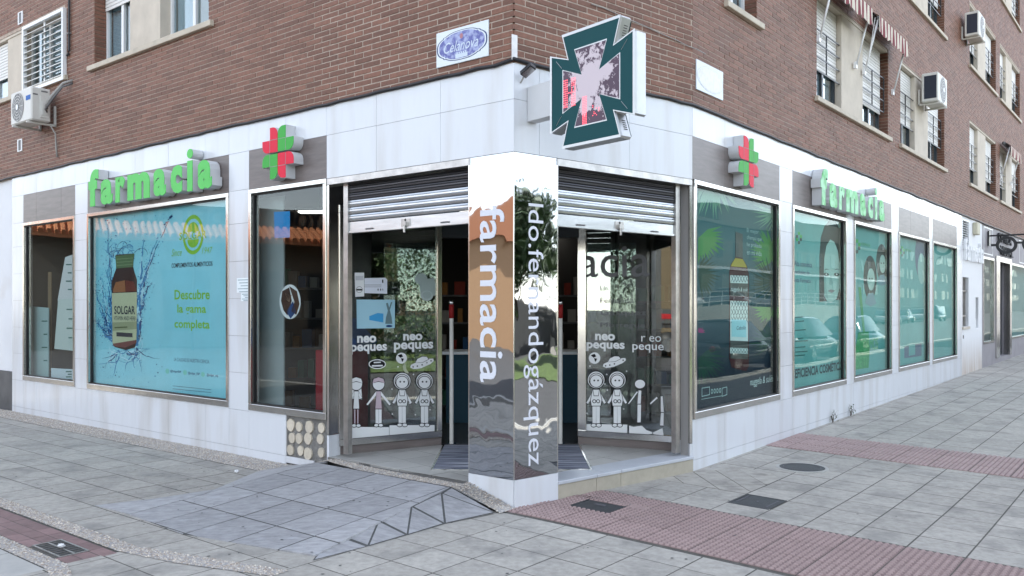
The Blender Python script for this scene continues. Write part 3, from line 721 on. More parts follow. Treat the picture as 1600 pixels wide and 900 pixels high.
# ------------------------------------------------------------------ awnings
M['stripe'] = None
def stripemat():
    m, n, l, b = nmat('awning_stripe'); b.inputs['Roughness'].default_value = .8
    ge = n.new('ShaderNodeNewGeometry'); dt = n.new('ShaderNodeVectorMath'); dt.operation = 'DOT_PRODUCT'; dt.inputs[1].default_value = uR; l.new(ge.outputs['Position'], dt.inputs[0])
    mu = n.new('ShaderNodeMath'); mu.operation = 'MULTIPLY'; mu.inputs[1].default_value = 1 / .19; l.new(dt.outputs['Value'], mu.inputs[0])
    fr = n.new('ShaderNodeMath'); fr.operation = 'FRACT'; l.new(mu.outputs[0], fr.inputs[0])
    gt = n.new('ShaderNodeMath'); gt.operation = 'GREATER_THAN'; gt.inputs[1].default_value = .5; l.new(fr.outputs[0], gt.inputs[0])
    mx = n.new('ShaderNodeMix'); mx.data_type = 'RGBA'; mx.inputs['A'].default_value = (.62, .56, .47, 1); mx.inputs['B'].default_value = (.19, .035, .045, 1); l.new(gt.outputs[0], mx.inputs['Factor']); l.new(mx.outputs['Result'], b.inputs['Base Color'])
    return m
M['stripe'] = stripemat()
def awning(label, s0, s1, z):
    t = thing('awning', label, 'awning', R((s0 + s1) / 2, 0, z - .2), 'striped awnings on the right wall')
    mb = MB(); mb.tube([R(s0, .09, z), R(s1, .09, z)], .05, 12); mb.build('roller', M['ac_dark'], t, True)
    mb = MB(); mb.tube([R(s0, .24, z - .10), R(s1, .24, z - .10)], .02, 10); mb.build('front_bar', M['ac_dark'], t, True)
    cl = MB(); n = int((s1 - s0) / .19 * 4)
    for k in range(n):
        a, b = s0 + (s1 - s0) * k / n, s0 + (s1 - s0) * (k + 1) / n
        cl.quad(R(a, .1, z + .052), R(b, .1, z + .052), R(b, .265, z - .08), R(a, .265, z - .08))
        f = lambda x: .25 + .04 * abs(math.sin((x - s0) / .19 * math.pi)); w = lambda x: .27 + .012 * math.sin(x * 23)
        cl.quad(R(a, .265, z - .08), R(b, .265, z - .08), R(b, w(b), z - .08 - f(b)), R(a, w(a), z - .08 - f(a)))
    cl.build('striped_cloth', M['stripe'], t, fixn=False)
    for s in (s0 + .04, s1 - .04):
        mb = MB(); mb.tube([R(s, .24, z - .11), R(s, .035, z - .92)], .016, 8); mb.build('arm', M['pvc'], t, True)
        mb = MB(); mb.box(R, s - .035, s + .035, 0, .04, z - .98, z - .88); mb.build('arm_mount', M['pvc'], t)
awning('striped red and cream awning over left bay of nearest first floor window', 3.84, 5.62, 6.5)
awning('striped red and cream awning over right bay, with pull cord, of nearest first floor window', 6.0, 7.78, 6.5)
awning('striped red and cream awning over far first floor window at right edge', 18.95, 20.8, 6.35)
mb = MB(); mb.tube([R(6.0, .2, 6.4), R(5.98, .1, 5.7)], .006, 5); o = mb.build('pull_cord', M['pvc']); o['label'] = 'thin white cord hanging beside the striped awnings'; o['category'] = 'cord'
# ------------------------------------------------------------------ cable over the fascia
pts = []
for k in range(60): pts.append(L(LEND - k * LEND / 60, .016, ZB + .012 + random.uniform(-.008, .008)))
pts.append(K + nL * .012 + nC * .012 + Vector((0, 0, ZB + .03)))
for k in range(1, 12): pts.append(C(LC * k / 12, .016, ZB + .015 + random.uniform(-.008, .008)))
for k in range(70): pts.append(R(k * .35, .016, ZB + .012 + random.uniform(-.008, .008)))
mb = MB(); mb.tube(pts, .016, 6); o = mb.build('cable', M['cable'], None, True); o['label'] = 'black cable running along the top edge of white fascia'; o['category'] = 'cable'
pts = [C(.95 + k * .16, .014, 4.62 - .012 * k + random.uniform(-.012, .012)) for k in range(12)]
mb = MB(); mb.tube(pts, .005, 5); o = mb.build('cable', M['cable_grey'], None, True); o['label'] = 'thin grey wire strung over bricks above the cross sign'; o['category'] = 'cable'
# ------------------------------------------------------------------ street name plaques
def plaque(label, F, s0, s1, z0, z1, faded):
    t = thing('street_plaque', label, 'plaque', F((s0 + s1) / 2, 0, z0), 'ceramic street name plaques')
    mb = MB(); mb.box(F, s0, s1, 0, .014, z0, z1); mb.build('tile', flat('plaque_white', (.74, .80, .84), .2), t, bevel=.003)
    w, h = s1 - s0, z1 - z0; cx, cz = (s0 + s1) / 2, (z0 + z1) / 2
    def out(sc, ex):
        P = []
        for k in range(64):
            a = 2 * math.pi * k / 64; x = .46 * math.copysign(abs(math.cos(a)) ** .8, math.cos(a)); y = .40 * math.copysign(abs(math.sin(a)) ** .75, math.sin(a))
            d = 1 + .10 * (abs(math.cos(2 * a)) - .5) + (.06 if abs(abs(math.sin(a)) - abs(math.cos(a))) < .12 else 0)
            P.append(F(cx + x * d * w * sc, ex, cz + y * d * h * sc))
        return P
    cols = [(.035, .055, .16), (.74, .80, .84), (.05, .07, .3)] if not faded else [(.60, .61, .62), (.70, .74, .77), (.62, .64, .66)]
    for k, (sc, q) in enumerate(((1.0, .0145), (.955, .0155), (.90, .0165))):
        mb = MB(); mb.prism(out(sc, q - .0005), F.n * .001); mb.build('cartouche', flat('plq%d%d' % (k, faded), cols[k], .2) if k < 2 else plq_blue(faded), t)
    if not faded:
        text_fit('Celanova', F(cx + (.34 * w if F.flip else -.34 * w), .018, cz - .16 * h), F.right(), (0, 0, 1), .66 * w, .30 * h, F.n, flat('plaque_script', (.62, .70, .80)), 'lettering', t, shear=.35)
        mb = MB()
        for k in range(5): mb.box(F, cx - .06 + k * .026, cx - .045 + k * .026, .017, .018, cz - .24 * h, cz - .2 * h)
        mb.box(F, cx - .075, cx + .075, .017, .018, cz - .36 * h, cz - .245 * h); mb.build('crown_mark', flat('plaque_script', (.6, .66, .8)), t)
        mb = MB(); mb.disc(F(cx, .0175, cz + .24 * h), F.u, (0, 0, 1), .02, .025, 12); mb.build('crest_mark', flat('crest', (.45, .22, .25)), t)
def plq_blue(faded):
    nm = 'plaque_blue%d' % faded
    if nm not in M:
        a = (.09, .10, .34) if not faded else (.66, .69, .72); b = (.40, .45, .68) if not faded else (.57, .55, .58)
        M[nm] = principled(nm, a, .25, tint=(b, 22, .42, .6, .85))
    return M[nm]
plaque('white plaque with blue scrolled street name on left brick wall by corner', L, .28, .92, 3.995, 4.32, 0)
plaque('faded white plaque with washed out lettering on right brick wall', R, .07, .73, 4.085, 4.41, 1)
mb = MB(); mb.box(C, -.03, .03, .004, .012, ZB + .02, ZB + .24); o = mb.build('corner_patch', M['steel_rough']); o['label'] = 'small grey metal strip on the brick corner edge'; o['category'] = 'trim'
# ================================================================== pharmacy shop front
shop = thing('pharmacy_front', 'pharmacy shop front clad in white tiles with steel framed windows round the corner', 'shop front', (K.x, K.y + 1.5, 0))
WZ0, WZ1, PT, SK = .55, 3.115, 3.572, .095
LW = [(8.385, 10.24), (4.35, 7.985), (2.535, 3.94)]
RW = [(.03, 2.45), (2.90, 5.17), (5.56, 7.74), (8.21, 10.57), (10.85, 13.22)]
# backing behind the cladding
mb = MB()
for a, b, c, d in rect_minus((2.535, 10.69, -.1, ZB - .003), [(a, b, WZ0, WZ1) for a, b in LW] + [(2.53, 3.238, -.2, WZ0)]): mb.box(L, a, b, -.14, -.012, c, d)
for a, b, c, d in rect_minus((.0, 13.78, -.1, ZB - .003), [(a, b, WZ0, WZ1) for a, b in RW]): mb.box(R, a, b, -.14, -.012, c, d)
mb.box(L, .02, 2.535, -.14, -.012, 3.11, ZB - .003); mb.box(C, .02, LC, -.14, -.012, 3.11, ZB - .003)
mb.build('backing_wall', M['joint'], shop, fixn=False)
def tile(F, a, b, c, d, mat='white', name='tile', th=.012):
    a, b = min(a, b), max(a, b)
    if b - a < .02 or d - c < .02: return
    m = MB(); m.box(F, a + .0017, b - .0017, -.012, th - .012 + random.uniform(-.0006, .0006), c + .0017, d - .0017); m.build(name, M[mat], shop)
JL = [0, .88, 1.76, 2.535, 3.24, 3.94, 4.35, 4.86, 5.73, 6.59, 7.49, 7.985, 8.385, 8.85, 9.74, 10.24, 10.69]
PILZ = [WZ0 - .015, .975, 1.41, 1.85, 2.29, 2.735, WZ1 + .012, PT]
for a, b in zip(JL[:-1], JL[1:]): tile(L, a, b, PT, ZB)
for a, b in ((0, .88), (.88, 1.76), (1.76, 2.535)): tile(L, a, b, 3.112, PT)
for a, b in zip(JL[:-1], JL[1:]):
    if a >= 2.5:
        m = (a + b) / 2; win = [w for w in LW if w[0] < m < w[1]]
        if win: tile(L, a, b, WZ1, PT, 'stone', 'stone_panel')
        else:
            for c, d in zip(PILZ[:-1], PILZ[1:]): tile(L, a, b, c, d)
        if a >= 3.2: tile(L, a, b, SK, WZ0 - .015 if not win else WZ0); tile(L, a, b, -.03, SK)
tile(L, 2.75, 3.24, .02, SK)
JC = [0, .30, 1.5, LC]
for a, b in zip(JC[:-1], JC[1:]): tile(C, a, b, PT, ZB); tile(C, a, b, 3.112, PT)
JR = [0, .80, 1.66, 2.45, 2.90, 3.56, 4.43, 5.17, 5.56, 6.43, 7.3, 7.74, 8.21, 9.08, 9.95, 10.57, 10.85, 11.7, 12.55, 13.22, 13.78]
for a, b in zip(JR[:-1], JR[1:]):
    tile(R, a, b, PT, ZB); m = (a + b) / 2; win = [w for w in RW if w[0] - .03 < m < w[1]]
    if win: tile(R, a, b, WZ1, PT, 'stone', 'stone_panel')
    else:
        for c, d in zip(PILZ[:-1], PILZ[1:]): tile(R, a, b, c, d)
    tile(R, a, b, SK + .02, WZ0 - .015 if not win else WZ0); tile(R, a, b, -.03, SK + .02)
# lintel strips over the two entrances
mb = MB(); mb.box(L, .5, 2.53, -.14, .004, 3.045, 3.108); mb.build('lintel', M['steel_rough'], shop); mb = MB(); mb.box(C, .5, LC - .01, -.14, .004, 3.045, 3.108); mb.build('lintel', M['steel_rough'], shop)
# ------------------------------------------------------------------ shop windows
def shop_window(F, a, b, z0, z1, mat, t=.05, tb=.075, lead=None):
    fr = MB()
    for r in ((a, b, z0, z0 + tb), (a, b, z1 - t, z1), (a, a + t, z0 + tb, z1 - t), (b - t, b, z0 + tb, z1 - t)): fr.box(F, r[0], r[1], -.1, .014, r[2], r[3])
    w = fr.build('window', M['steel'], shop, bevel=.004)
    bd = MB()
    for r in ((a + t, b - t, z0 + tb, z0 + tb + .014), (a + t, b - t, z1 - t - .014, z1 - t), (a + t, a + t + .014, z0 + tb, z1 - t), (b - t - .014, b - t, z0 + tb, z1 - t)): bd.box(F, r[0], r[1], -.06, -.02, r[2], r[3])
    bd.build('gasket', M['black'], w)
    g = MB(); g.box(F, a + t, b - t, -.045, -.04, z0 + tb, z1 - t); g.build('pane', mat, w)
    return w
for a, b in LW: shop_window(L, a, b, WZ0, WZ1, M['glass'])
for a, b in RW: shop_window(R, a, b, WZ0, WZ1, M['glass_r'])
# panel of sawn wood-like discs under the tall window
mb = MB(); mb.box(L, 2.56, 3.235, -.1, -.03, .0, WZ0); pn = mb.build('disc_panel', principled('rough_cement', (.20, .195, .185), .95, noise=.35, nscale=25, bump=.9, bscale=70, dist=.01), shop)
M['disc'] = principled('disc_stone', (.58, .52, .42), .8, noise=.12, nscale=20, rnd=.12)
for x, y in ((454.5, 664), (467.5, 666.5), (483.5, 667), (502.5, 668.5), (456.5, 684), (467.5, 685), (481.5, 685), (500.5, 686), (454, 703), (470, 704), (481.5, 709), (502, 707)):
    s, z = L.px(x, y, -.02); r = .066 * random.uniform(.82, 1.08); m = MB(); P = []
    for k in range(14):
        an = 2 * math.pi * k / 14; rr = r * random.uniform(.93, 1.04); P.append(L(s + rr * math.cos(an) * .95, -.032, z + rr * math.sin(an)))
    m.prism(P, nL * .02); m.build('disc', M['disc'], pn)
# ------------------------------------------------------------------ entrance
ZF = .165
M['bed_grey'] = principled('grout', (.19, .185, .175), .9)
PA = L(2.52, 0, 0); SLa, SLb = Vector((-1.855, 8.96, 0)), Vector((-.81, 9.61, 0)); SRa, SRb = Vector((.762, 9.654, 0)), Vector((1.844, 9.184, 0))
fl_poly = [PA, L(.5, 0, 0), C(.5, 0, 0), R(0, 0, 0), SRb, SRa, SLb, SLa]
mb = MB(); mb.prism([p + Vector((0, 0, -.05)) for p in fl_poly], (0, 0, ZF + .0485)); ef = structure(mb.build('entrance_floor', M['bed_grey']))
W2 = Frame((0, 0, 0), (1, 0, 0), (0, 1, 0))
P2 = [(p.x, p.y) for p in fl_poly]
inner = clip_poly(P2, [((C(-2, -.30, 0)).x, C(-2, -.30, 0).y), (C(5, -.30, 0).x, C(5, -.30, 0).y), (C(5, -8, 0).x, C(5, -8, 0).y), (C(-2, -8, 0).x, C(-2, -8, 0).y)])
MATR = (-.775, .762, 8.16, 9.60)
def mat_cut(inner):
    out = []
    for reg in ([(-4, 7), (MATR[0] - .02, 7), (MATR[0] - .02, 12), (-4, 12)], [(MATR[1] + .02, 7), (4, 7), (4, 12), (MATR[1] + .02, 12)], [(MATR[0] - .02, 7), (MATR[1] + .02, 7), (MATR[1] + .02, MATR[2] - .02), (MATR[0] - .02, MATR[2] - .02)]):
        c = clip_poly(inner, reg)
        if len(c) > 2: out.append(c)
    return out
for reg in mat_cut(inner):
    for i, j, top in pieces(W2, reg, 0, .42, 8, .42, .009, ang=math.atan2(uC.y, uC.x)):
        m = MB(); slab_mb(m, top, lambda p: ZF, th=.02, ch=.001); m.build('floor_tile', M['floor'], ef)
edge = clip_poly(P2, [((C(.4, -.296, 0)).x, C(.4, -.296, 0).y), (C(5, -.296, 0).x, C(5, -.296, 0).y), (C(5, 1, 0).x, C(5, 1, 0).y), (C(.4, 1, 0).x, C(.4, 1, 0).y)])
for k in range(3):
    a0, a1 = .4 + k * .75, .4 + (k + 1) * .75 - .004
    r = clip_poly(edge, [(C(a0, -.4, 0).x, C(a0, -.4, 0).y), (C(a1, -.4, 0).x, C(a1, -.4, 0).y), (C(a1, .2, 0).x, C(a1, .2, 0).y), (C(a0, .2, 0).x, C(a0, .2, 0).y)])
    if len(r) > 2:
        m = MB(); slab_mb(m, [Vector((x, y, 0)) for x, y in r], lambda p: ZF + .001, th=.03, ch=.003); m.build('step_tread', M['floor_edge'], ef)
for a, b in ((.52, 1.02), (1.024, 1.36), (1.364, LC)):
    m = MB(); m.box(C, a, b, -.02, .012, -.05, ZF - .032); m.build('step_riser', M['riser'], ef, bevel=.004)
    m = MB(); m.box(C, a, b, -.02, .022, ZF - .031, ZF + .001); m.build('step_nosing', M['floor_edge'], ef, bevel=.004)
# doormat
t = thing('doormat', 'grey and navy striped entrance mat behind the column', 'doormat', (0, 8.9, ZF))
def matmat():
    m, n, l, b = nmat('striped_mat'); b.inputs['Roughness'].default_value = .95
    ge = n.new('ShaderNodeNewGeometry'); mp = n.new('ShaderNodeMapping'); mp.inputs['Scale'].default_value = (.9, 26, 1); l.new(ge.outputs['Position'], mp.inputs[0])
    t = n.new('ShaderNodeTexNoise'); t.inputs['Scale'].default_value = 1.6; t.inputs['Detail'].default_value = 2; l.new(mp.outputs[0], t.inputs['Vector'])
    cr = n.new('ShaderNodeValToRGB'); cr.color_ramp.interpolation = 'CONSTANT'; e = cr.color_ramp.elements; e[0].color = (.06, .07, .1, 1); e[1].position = .58; e[1].color = (.35, .37, .42, 1)
    for p, c in ((.40, (.16, .18, .22)), (.47, (.10, .11, .16)), (.53, (.24, .24, .27)), (.66, (.5, .52, .55))): k = e.new(p); k.color = (*c, 1)
    l.new(t.outputs['Fac'], cr.inputs[0]); l.new(cr.outputs[0], b.inputs['Base Color']); return m
mb = MB(); mb.box(W2, MATR[0], MATR[1], MATR[2], MATR[3], ZF - .012, ZF + .004); mb.build('pile', matmat(), t)
mb = MB()
for r in ((MATR[0] - .018, MATR[1] + .018, MATR[2] - .018, MATR[2]), (MATR[0] - .018, MATR[0], MATR[2], MATR[3]), (MATR[1], MATR[1] + .018, MATR[2], MATR[3])): mb.box(W2, r[0], r[1], r[2], r[3], ZF - .012, ZF + .006)
mb.build('border', M['steel'], t)
# column
CW = .514
col = thing('column', 'mirror polished steel corner column with white tiled foot and vertical lettering', 'column', (K.x, K.y + .2, 0))
bk = K + Vector((0, .75, 0))
mb = MB(); mb.prism([p + Vector((0, 0, -.02)) for p in (L(.012, -.015, 0), L(CW, -.02, 0), bk, C(CW, -.02, 0))], (0, 0, 3.13)); mb.build('core', M['steel_rough'], col)
ZS = .246
mb = MB(); mb.box(L, .004, CW, -.018, .004, ZS, 3.108); mb.build('steel_panel', M['mirror'], col)
mb = MB(); mb.box(C, .004, CW, -.018, .004, ZS, 3.108); mb.build('steel_panel', M['mirror'], col)
mb = MB(); mb.box(L, CW, CW + .012, -.2, .004, ZS, 3.108); mb.box(C, CW, CW + .012, -.2, .004, ZS, 3.108); mb.tube([K + Vector((0, -.001, ZS)), K + Vector((0, -.001, 3.108))], .006, 8); mb.build('edge_strip', M['steel'], col)
mb = MB(); mb.box(L, .003, CW + .006, -.018, .010, -.03, ZS - .003); mb.build('foot_tile', M['white'], col); mb = MB(); mb.box(C, .003, CW + .006, -.018, .010, -.03, ZS - .003); mb.build('foot_tile', M['white'], col)
def vtext(F, body, xb, xt, y0, y1, bold):
    q = .005; sb, z1 = F.px(xb, y0, q); st, _ = F.px(xt, y0, q); xm = (xb + xt) / 2; za = F.px(xm, y0, q)[1]; zb = F.px(xm, y1, q)[1]
    text_fit(body, F(sb, q, za), (0, 0, -1), F.right(), za - zb, abs(st - sb), F.n, flat('vinyl_white', (.72, .74, .80), .5), 'lettering', col, bold=bold, depth=.002)
vtext(L, 'farmacia', 750, 788, 322, 598, .012)
vtext(C, 'ldo.fernandogázquez', 818, 849, 318, 727, .0)
# jamb returns
def slab_between(p, q, th, z0, z1, name, mat, parent):
    p, q = Vector(p), Vector(q); d = (q - p).normalized(); n = Vector((d.y, -d.x, 0)) * th
    m = MB(); m.hexa([p + Vector((0, 0, z0)), q + Vector((0, 0, z0)), q + n + Vector((0, 0, z0)), p + n + Vector((0, 0, z0)), p + Vector((0, 0, z1)), q + Vector((0, 0, z1)), q + n + Vector((0, 0, z1)), p + n + Vector((0, 0, z1))])
    return m.build(name, mat, parent)
slab_between(L(2.53, .0, 0), SLa + Vector((.0, .05, 0)), .03, .40, 3.04, 'jamb', M['steel'], shop)
slab_between(L(2.53, .0, 0), SLa + Vector((.0, .05, 0)), .03, ZF - .1, .39, 'jamb_foot', M['white'], shop)
slab_between(R(.0, -.002, 0), SRb + Vector((.0, .05, 0)), -.03, .30, 3.04, 'jamb', M['steel'], shop)
slab_between(R(.0, -.002, 0), SRb + Vector((.0, .05, 0)), -.03, ZF + .002, .295, 'jamb_foot', M['white'], shop)
mb = MB(); mb.prism([p + Vector((0, 0, 3.05)) for p in [L(2.53, -.14, 0), L(.5, -.14, 0), C(.5, -.14, 0), C(LC, -.14, 0), SRb, SRa, SLb, SLa]], (0, 0, .3)); mb.build('soffit', M['dark'], shop)
# ------------------------------------------------------------------ roller shutters
def shutter(label, F, s0, s1, zb):
    t = thing('roller_shutter', label, 'roller shutter', F((s0 + s1) / 2, -.1, zb), 'raised roller shutters over the entrance')
    q = -.115; z = zb
    rails = [(zb, .12, 'shutter', 'bottom_rail')]
    z = zb + .125
    k = 0
    while z < 3.04:
        h = min(.075, 3.045 - z)
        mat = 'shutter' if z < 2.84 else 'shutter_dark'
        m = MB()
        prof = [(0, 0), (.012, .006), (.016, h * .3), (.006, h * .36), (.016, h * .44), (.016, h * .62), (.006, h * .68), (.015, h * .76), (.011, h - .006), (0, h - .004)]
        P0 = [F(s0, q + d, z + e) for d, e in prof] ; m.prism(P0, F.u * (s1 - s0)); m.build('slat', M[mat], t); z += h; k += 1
    m = MB(); m.box(F, s0, s1, q - .012, q + .012, zb, zb + .122); br = m.build('bottom_rail', M['shutter'], t, bevel=.004)
    m = MB(); m.box(F, s0, s1, q - .002, q + .02, zb + .006, zb + .024); m.build('rail_lip', M['shutter'], br)
    c = (s0 + s1) / 2 - (.0); m = MB(); m.box(F, c - .06, c + .06, q + .012, q + .02, zb + .02, zb + .1); m.box(F, c - .03, c + .03, q + .02, q + .05, zb + .03, zb + .07); m.tube([F(c, q + .035, zb + .03), F(c, q + .035, zb - .035)], .012, 8); m.build('lock', M['steel_rough'], br)
    m = MB(); m.disc(F(c, q + .0215, zb + .088), F.u, (0, 0, 1), .013, .013, 12); m.build('keyhole', M['black'], br)
    for s in (s0 + (s1 - s0) * .2, s0 + (s1 - s0) * .8):
        m = MB(); m.box(F, s - .05, s + .05, q + .018, q + .026, zb + .025, zb + .04); m.build('pull_slot', M['ac_dark'], br)
    for s in (s0, s1):
        m = MB(); m.box(F, s - .035, s + .035, q - .03, q + .03, .2, 3.045); m.build('guide_rail', M['steel_rough'], t)
shutter('half raised grey roller shutter on the left side of column', L, .56, 2.33, 2.525)
shutter('half raised grey roller shutter on the right side of column', C, .56, 2.36, 2.50)
# ------------------------------------------------------------------ glazed side screens and sliding doors
def screen(label, p, q, mat):
    d = (q - p); w = d.length; u = d.normalized(); n = Vector((u.y, -u.x, 0)); F = Frame(p, u, n)
    t = thing('glass_screen', label, 'glass screen', (p + q) / 2 + Vector((0, 0, ZF)), 'angled glass screens beside the door')
    z0, z1, fw = ZF + .09, 2.85, .085; fr = MB()
    for r in ((0, w, z0, z0 + .075), (0, w, z1 - fw, z1), (0, fw * 1.2, z0 + .075, z1 - fw), (w - fw * .7, w, z0 + .075, z1 - fw)): fr.box(F, r[0], r[1], -.04, .015, r[2], r[3])
    fr.build('frame', M['steel'], t, bevel=.004)
    pl = MB(); pl.box(F, 0.0, w, -.04, -.005, ZF, z0 - .002); pl.build('plinth', M['stone'], t)
    g = MB(); g.box(F, fw * 1.2, w - fw * .7, -.016, -.01, z0 + .075, z1 - fw); g.build('pane', mat, t)
    return F, t
FSL, tsl = screen('left angled glass screen with child figure stickers, steel frame', SLa, SLb, M['glass_d'])
FSR, tsr = screen('right angled glass screen with peeling figure stickers, steel frame', SRa, SRb, M['glass_d'])
dm = thing('sliding_door', 'open automatic glass sliding door in the dark pharmacy entrance', 'door', (0, 9.68, ZF))
mb = MB(); mb.box(W2, -.81, .762, 9.62, 9.74, 2.55, 2.85); mb.build('door_header', M['alu_dark'], dm)
for x0, x1 in ((-1.5, -.84), (.80, 1.45)):
    m = MB(); m.box(W2, x0, x1, 9.785, 9.795, ZF + .05, 2.5); m.build('leaf', M['glass_d'], dm)
    e = x1 if x0 < 0 else x0; m = MB(); m.box(W2, e - .02, e + .02, 9.775, 9.805, ZF + .01, 2.52); m.build('leaf_edge', M['alu_dark'], dm)
for x, lab in ((-.70, 'slim steel safety post with red top left of the door'), (.56, 'slim steel safety post with red top right of the door')):
    t = thing('safety_post', lab, 'post', (x, 9.66, ZF), 'safety posts at the door')
    m = MB(); m.tube([(x, 9.66, ZF), (x, 9.66, 1.62)], .024, 12); m.build('tube', M['ac'], t)
    m = MB(); m.tube([(x, 9.66, 1.62), (x, 9.66, 1.78)], .029, 12); m.build('red_sleeve', flat('dull_red', (.25, .02, .02)), t, True)
    m = MB(); m.tube([(x, 9.66, 1.78), (x, 9.66, 1.81), (x, 9.66, 1.83)], [.029, .027, .014], 12); m.build('cap', M['steel'], t, True)
    m = MB(); m.tube([(x, 9.66, ZF), (x, 9.66, ZF + .01)], .055, 16); m.build('base', M['steel'], t)
# ================================================================== signs
LET = [('f', 139.2, 152.7, 'asc'), ('a', 158.2, 174.7, 'x'), ('r', 181.2, 194.5, 'x'), ('m', 200.8, 231.8, 'x'), ('a', 240.7, 258, 'x'), ('c', 267.5, 283.6, 'x'), ('i', 292.6, 300.8, 'asc'), ('a', 310, 329.6, 'x')]
def word_sign(label, F, s_of, face, q=.15):
    t = thing('farmacia_sign', label, 'sign', F(s_of(245), .0, 3.16), 'raised pharmacy lettering')
    for ch, x0, x1, kind in LET:
        x0, x1 = x0 - (x1 - x0) * .05, x1 + (x1 - x0) * .07
        sa, sb = s_of(x0), s_of(x1); h = .35 if kind == 'x' else .52; z0 = 3.17
        b = text_fit(ch, F(sa, .012, z0), F.right(), (0, 0, 1), abs(sb - sa), h, F.n, M['sign_side'], 'letter', t, bold={'i': .026, 'a': .05, 'f': .055}.get(ch, .06), depth=q - .016)
        text_fit(ch, F(sa, q - .003, z0), F.right(), (0, 0, 1), abs(sb - sa), h, F.n, face, 'letter_face', b, bold={'i': .024, 'a': .048, 'f': .053}.get(ch, .058), depth=.006)
    return t
word_sign('green raised letters reading farmacia above the blue poster window', L, lambda x: L.px(x, 300, .15)[0], M['green'])
word_sign('sun-faded green raised letters reading farmacia on right wall', R, lambda x: 3.64 + (7.555 - L.px(x, 300, .15)[0]), M['green_pale'])
def petal_sign(label, F, cs, cz, q=.13):
    t = thing('cross_logo_sign', label, 'sign', F(cs, 0, cz - .29), 'small four petal pharmacy crosses')
    c, g, r = .142, .004, .085; sg = 1 if not F.flip else -1
    def arc(cx, cy, a0, a1, n=6): return [(cx + r * math.cos(a0 + (a1 - a0) * k / n), cy + r * math.sin(a0 + (a1 - a0) * k / n)) for k in range(n + 1)]
    TL = [(-g, g)] + arc(-g - r, 2 * c - r, 0, math.pi / 2) + [(-c, 2 * c), (-c, c), (-2 * c, c)] + arc(-2 * c + r, g + r, math.pi, 1.5 * math.pi)
    quads = [(1, 1, 'red'), (-1, 1, 'green2'), (1, -1, 'green2'), (-1, -1, 'red')]
    for mx, my, mt in quads:
        P = [(x * mx, y * my + (.006 * my)) for x, y in TL]
        body = MB(); body.prism([F(cs + sg * x, .002, cz + y) for x, y in P], F.n * (q - .006)); b = body.build('petal', M['sign_side'], t)
        f = MB(); f.prism([F(cs + sg * x * .985, q - .004, cz + y * .985) for x, y in P], F.n * .006); f.build('petal_face', M[mt], b)
        for x0, y0, x1, y1 in ((-c, g, -c, c), (-c, c, -g, c)):
            ln = MB(); w = .003; dx, dy = (w, 0) if x0 == x1 else (0, w)
            ln.prism([F(cs + sg * x * mx, q + .0022, cz + y * my + .006 * my) for x, y in ((x0 - dx, y0 - dy), (x1 - dx, y1 - dy), (x1 + dx, y1 + dy), (x0 + dx, y0 + dy))], F.n * .001); ln.build('seam', M['joint'], b)
petal_sign('red and green four petal cross sign above the tall left window', L, 3.21, 3.45)
petal_sign('red and green four petal cross sign on right wall', R, 1.17, 3.44)
# big LED cross
X0 = C(.14, .795, 0); FX = Frame(X0, nC, -uC); ZX = 3.56; TH = .135
led = thing('led_cross_sign', 'large teal pharmacy cross with worn LED screen projecting from the corner', 'sign', (X0.x, X0.y, 3.08))
def pattee(e, w, i):
    return [(-w, e), (w, e), (i, i), (e, w), (e, -w), (i, -i), (w, -e), (-w, -e), (-i, -i), (-e, -w), (-e, w), (-i, i)]
def px_prism(pts, q, dq, name, mat, parent, bevel=0):
    m = MB(); m.prism([FX(x, q, ZX + y) for x, y in pts], FX.n * dq); return m.build(name, mat, parent, bevel=bevel)
teal = principled('teal_panel', (.004, .062, .070), .6, spec=.2); alu = principled('brushed_aluminium', (.46, .47, .47), .35, metal=.8, noise=.08, nscale=4)
hs = px_prism(pattee(.48, .335, .262), -TH - .0, TH, 'housing', alu, led, .018)
fc = px_prism(pattee(.455, .315, .25), .0005, .004, 'face_panel', teal, led)
px_prism(pattee(.455, .315, .25), -TH - .004, .0035, 'face_panel', teal, led)
def frame_ring(p1, p2, q, name, mat, parent):
    m = MB()
    for k in range(12):
        a, b = p1[k], p1[(k + 1) % 12]; c, d = p2[(k + 1) % 12], p2[k]; m.quad(*[FX(x, q, ZX + y) for x, y in (a, b, c, d)])
    m.build(name, mat, parent)
def shift(p, dx): return [(x + dx, y) for x, y in p]
inn = pattee(.315, .175, .095)
frame_ring(pattee(.325, .185, .098), inn, .0052, 'screen_trim', alu, fc)
frame_ring(pattee(.478, .333, .2615), pattee(.455, .315, .25), .007, 'rim', alu, led)
mb = MB()
for sx in (-1, 1):
    for sy in (-1, 1): mb.tube([FX(sx * .335, .0055, ZX + sy * .20), FX(sx * .40, .0055, ZX + sy * .27)], .0018, 4)
mb.build('corner_line', alu, fc)
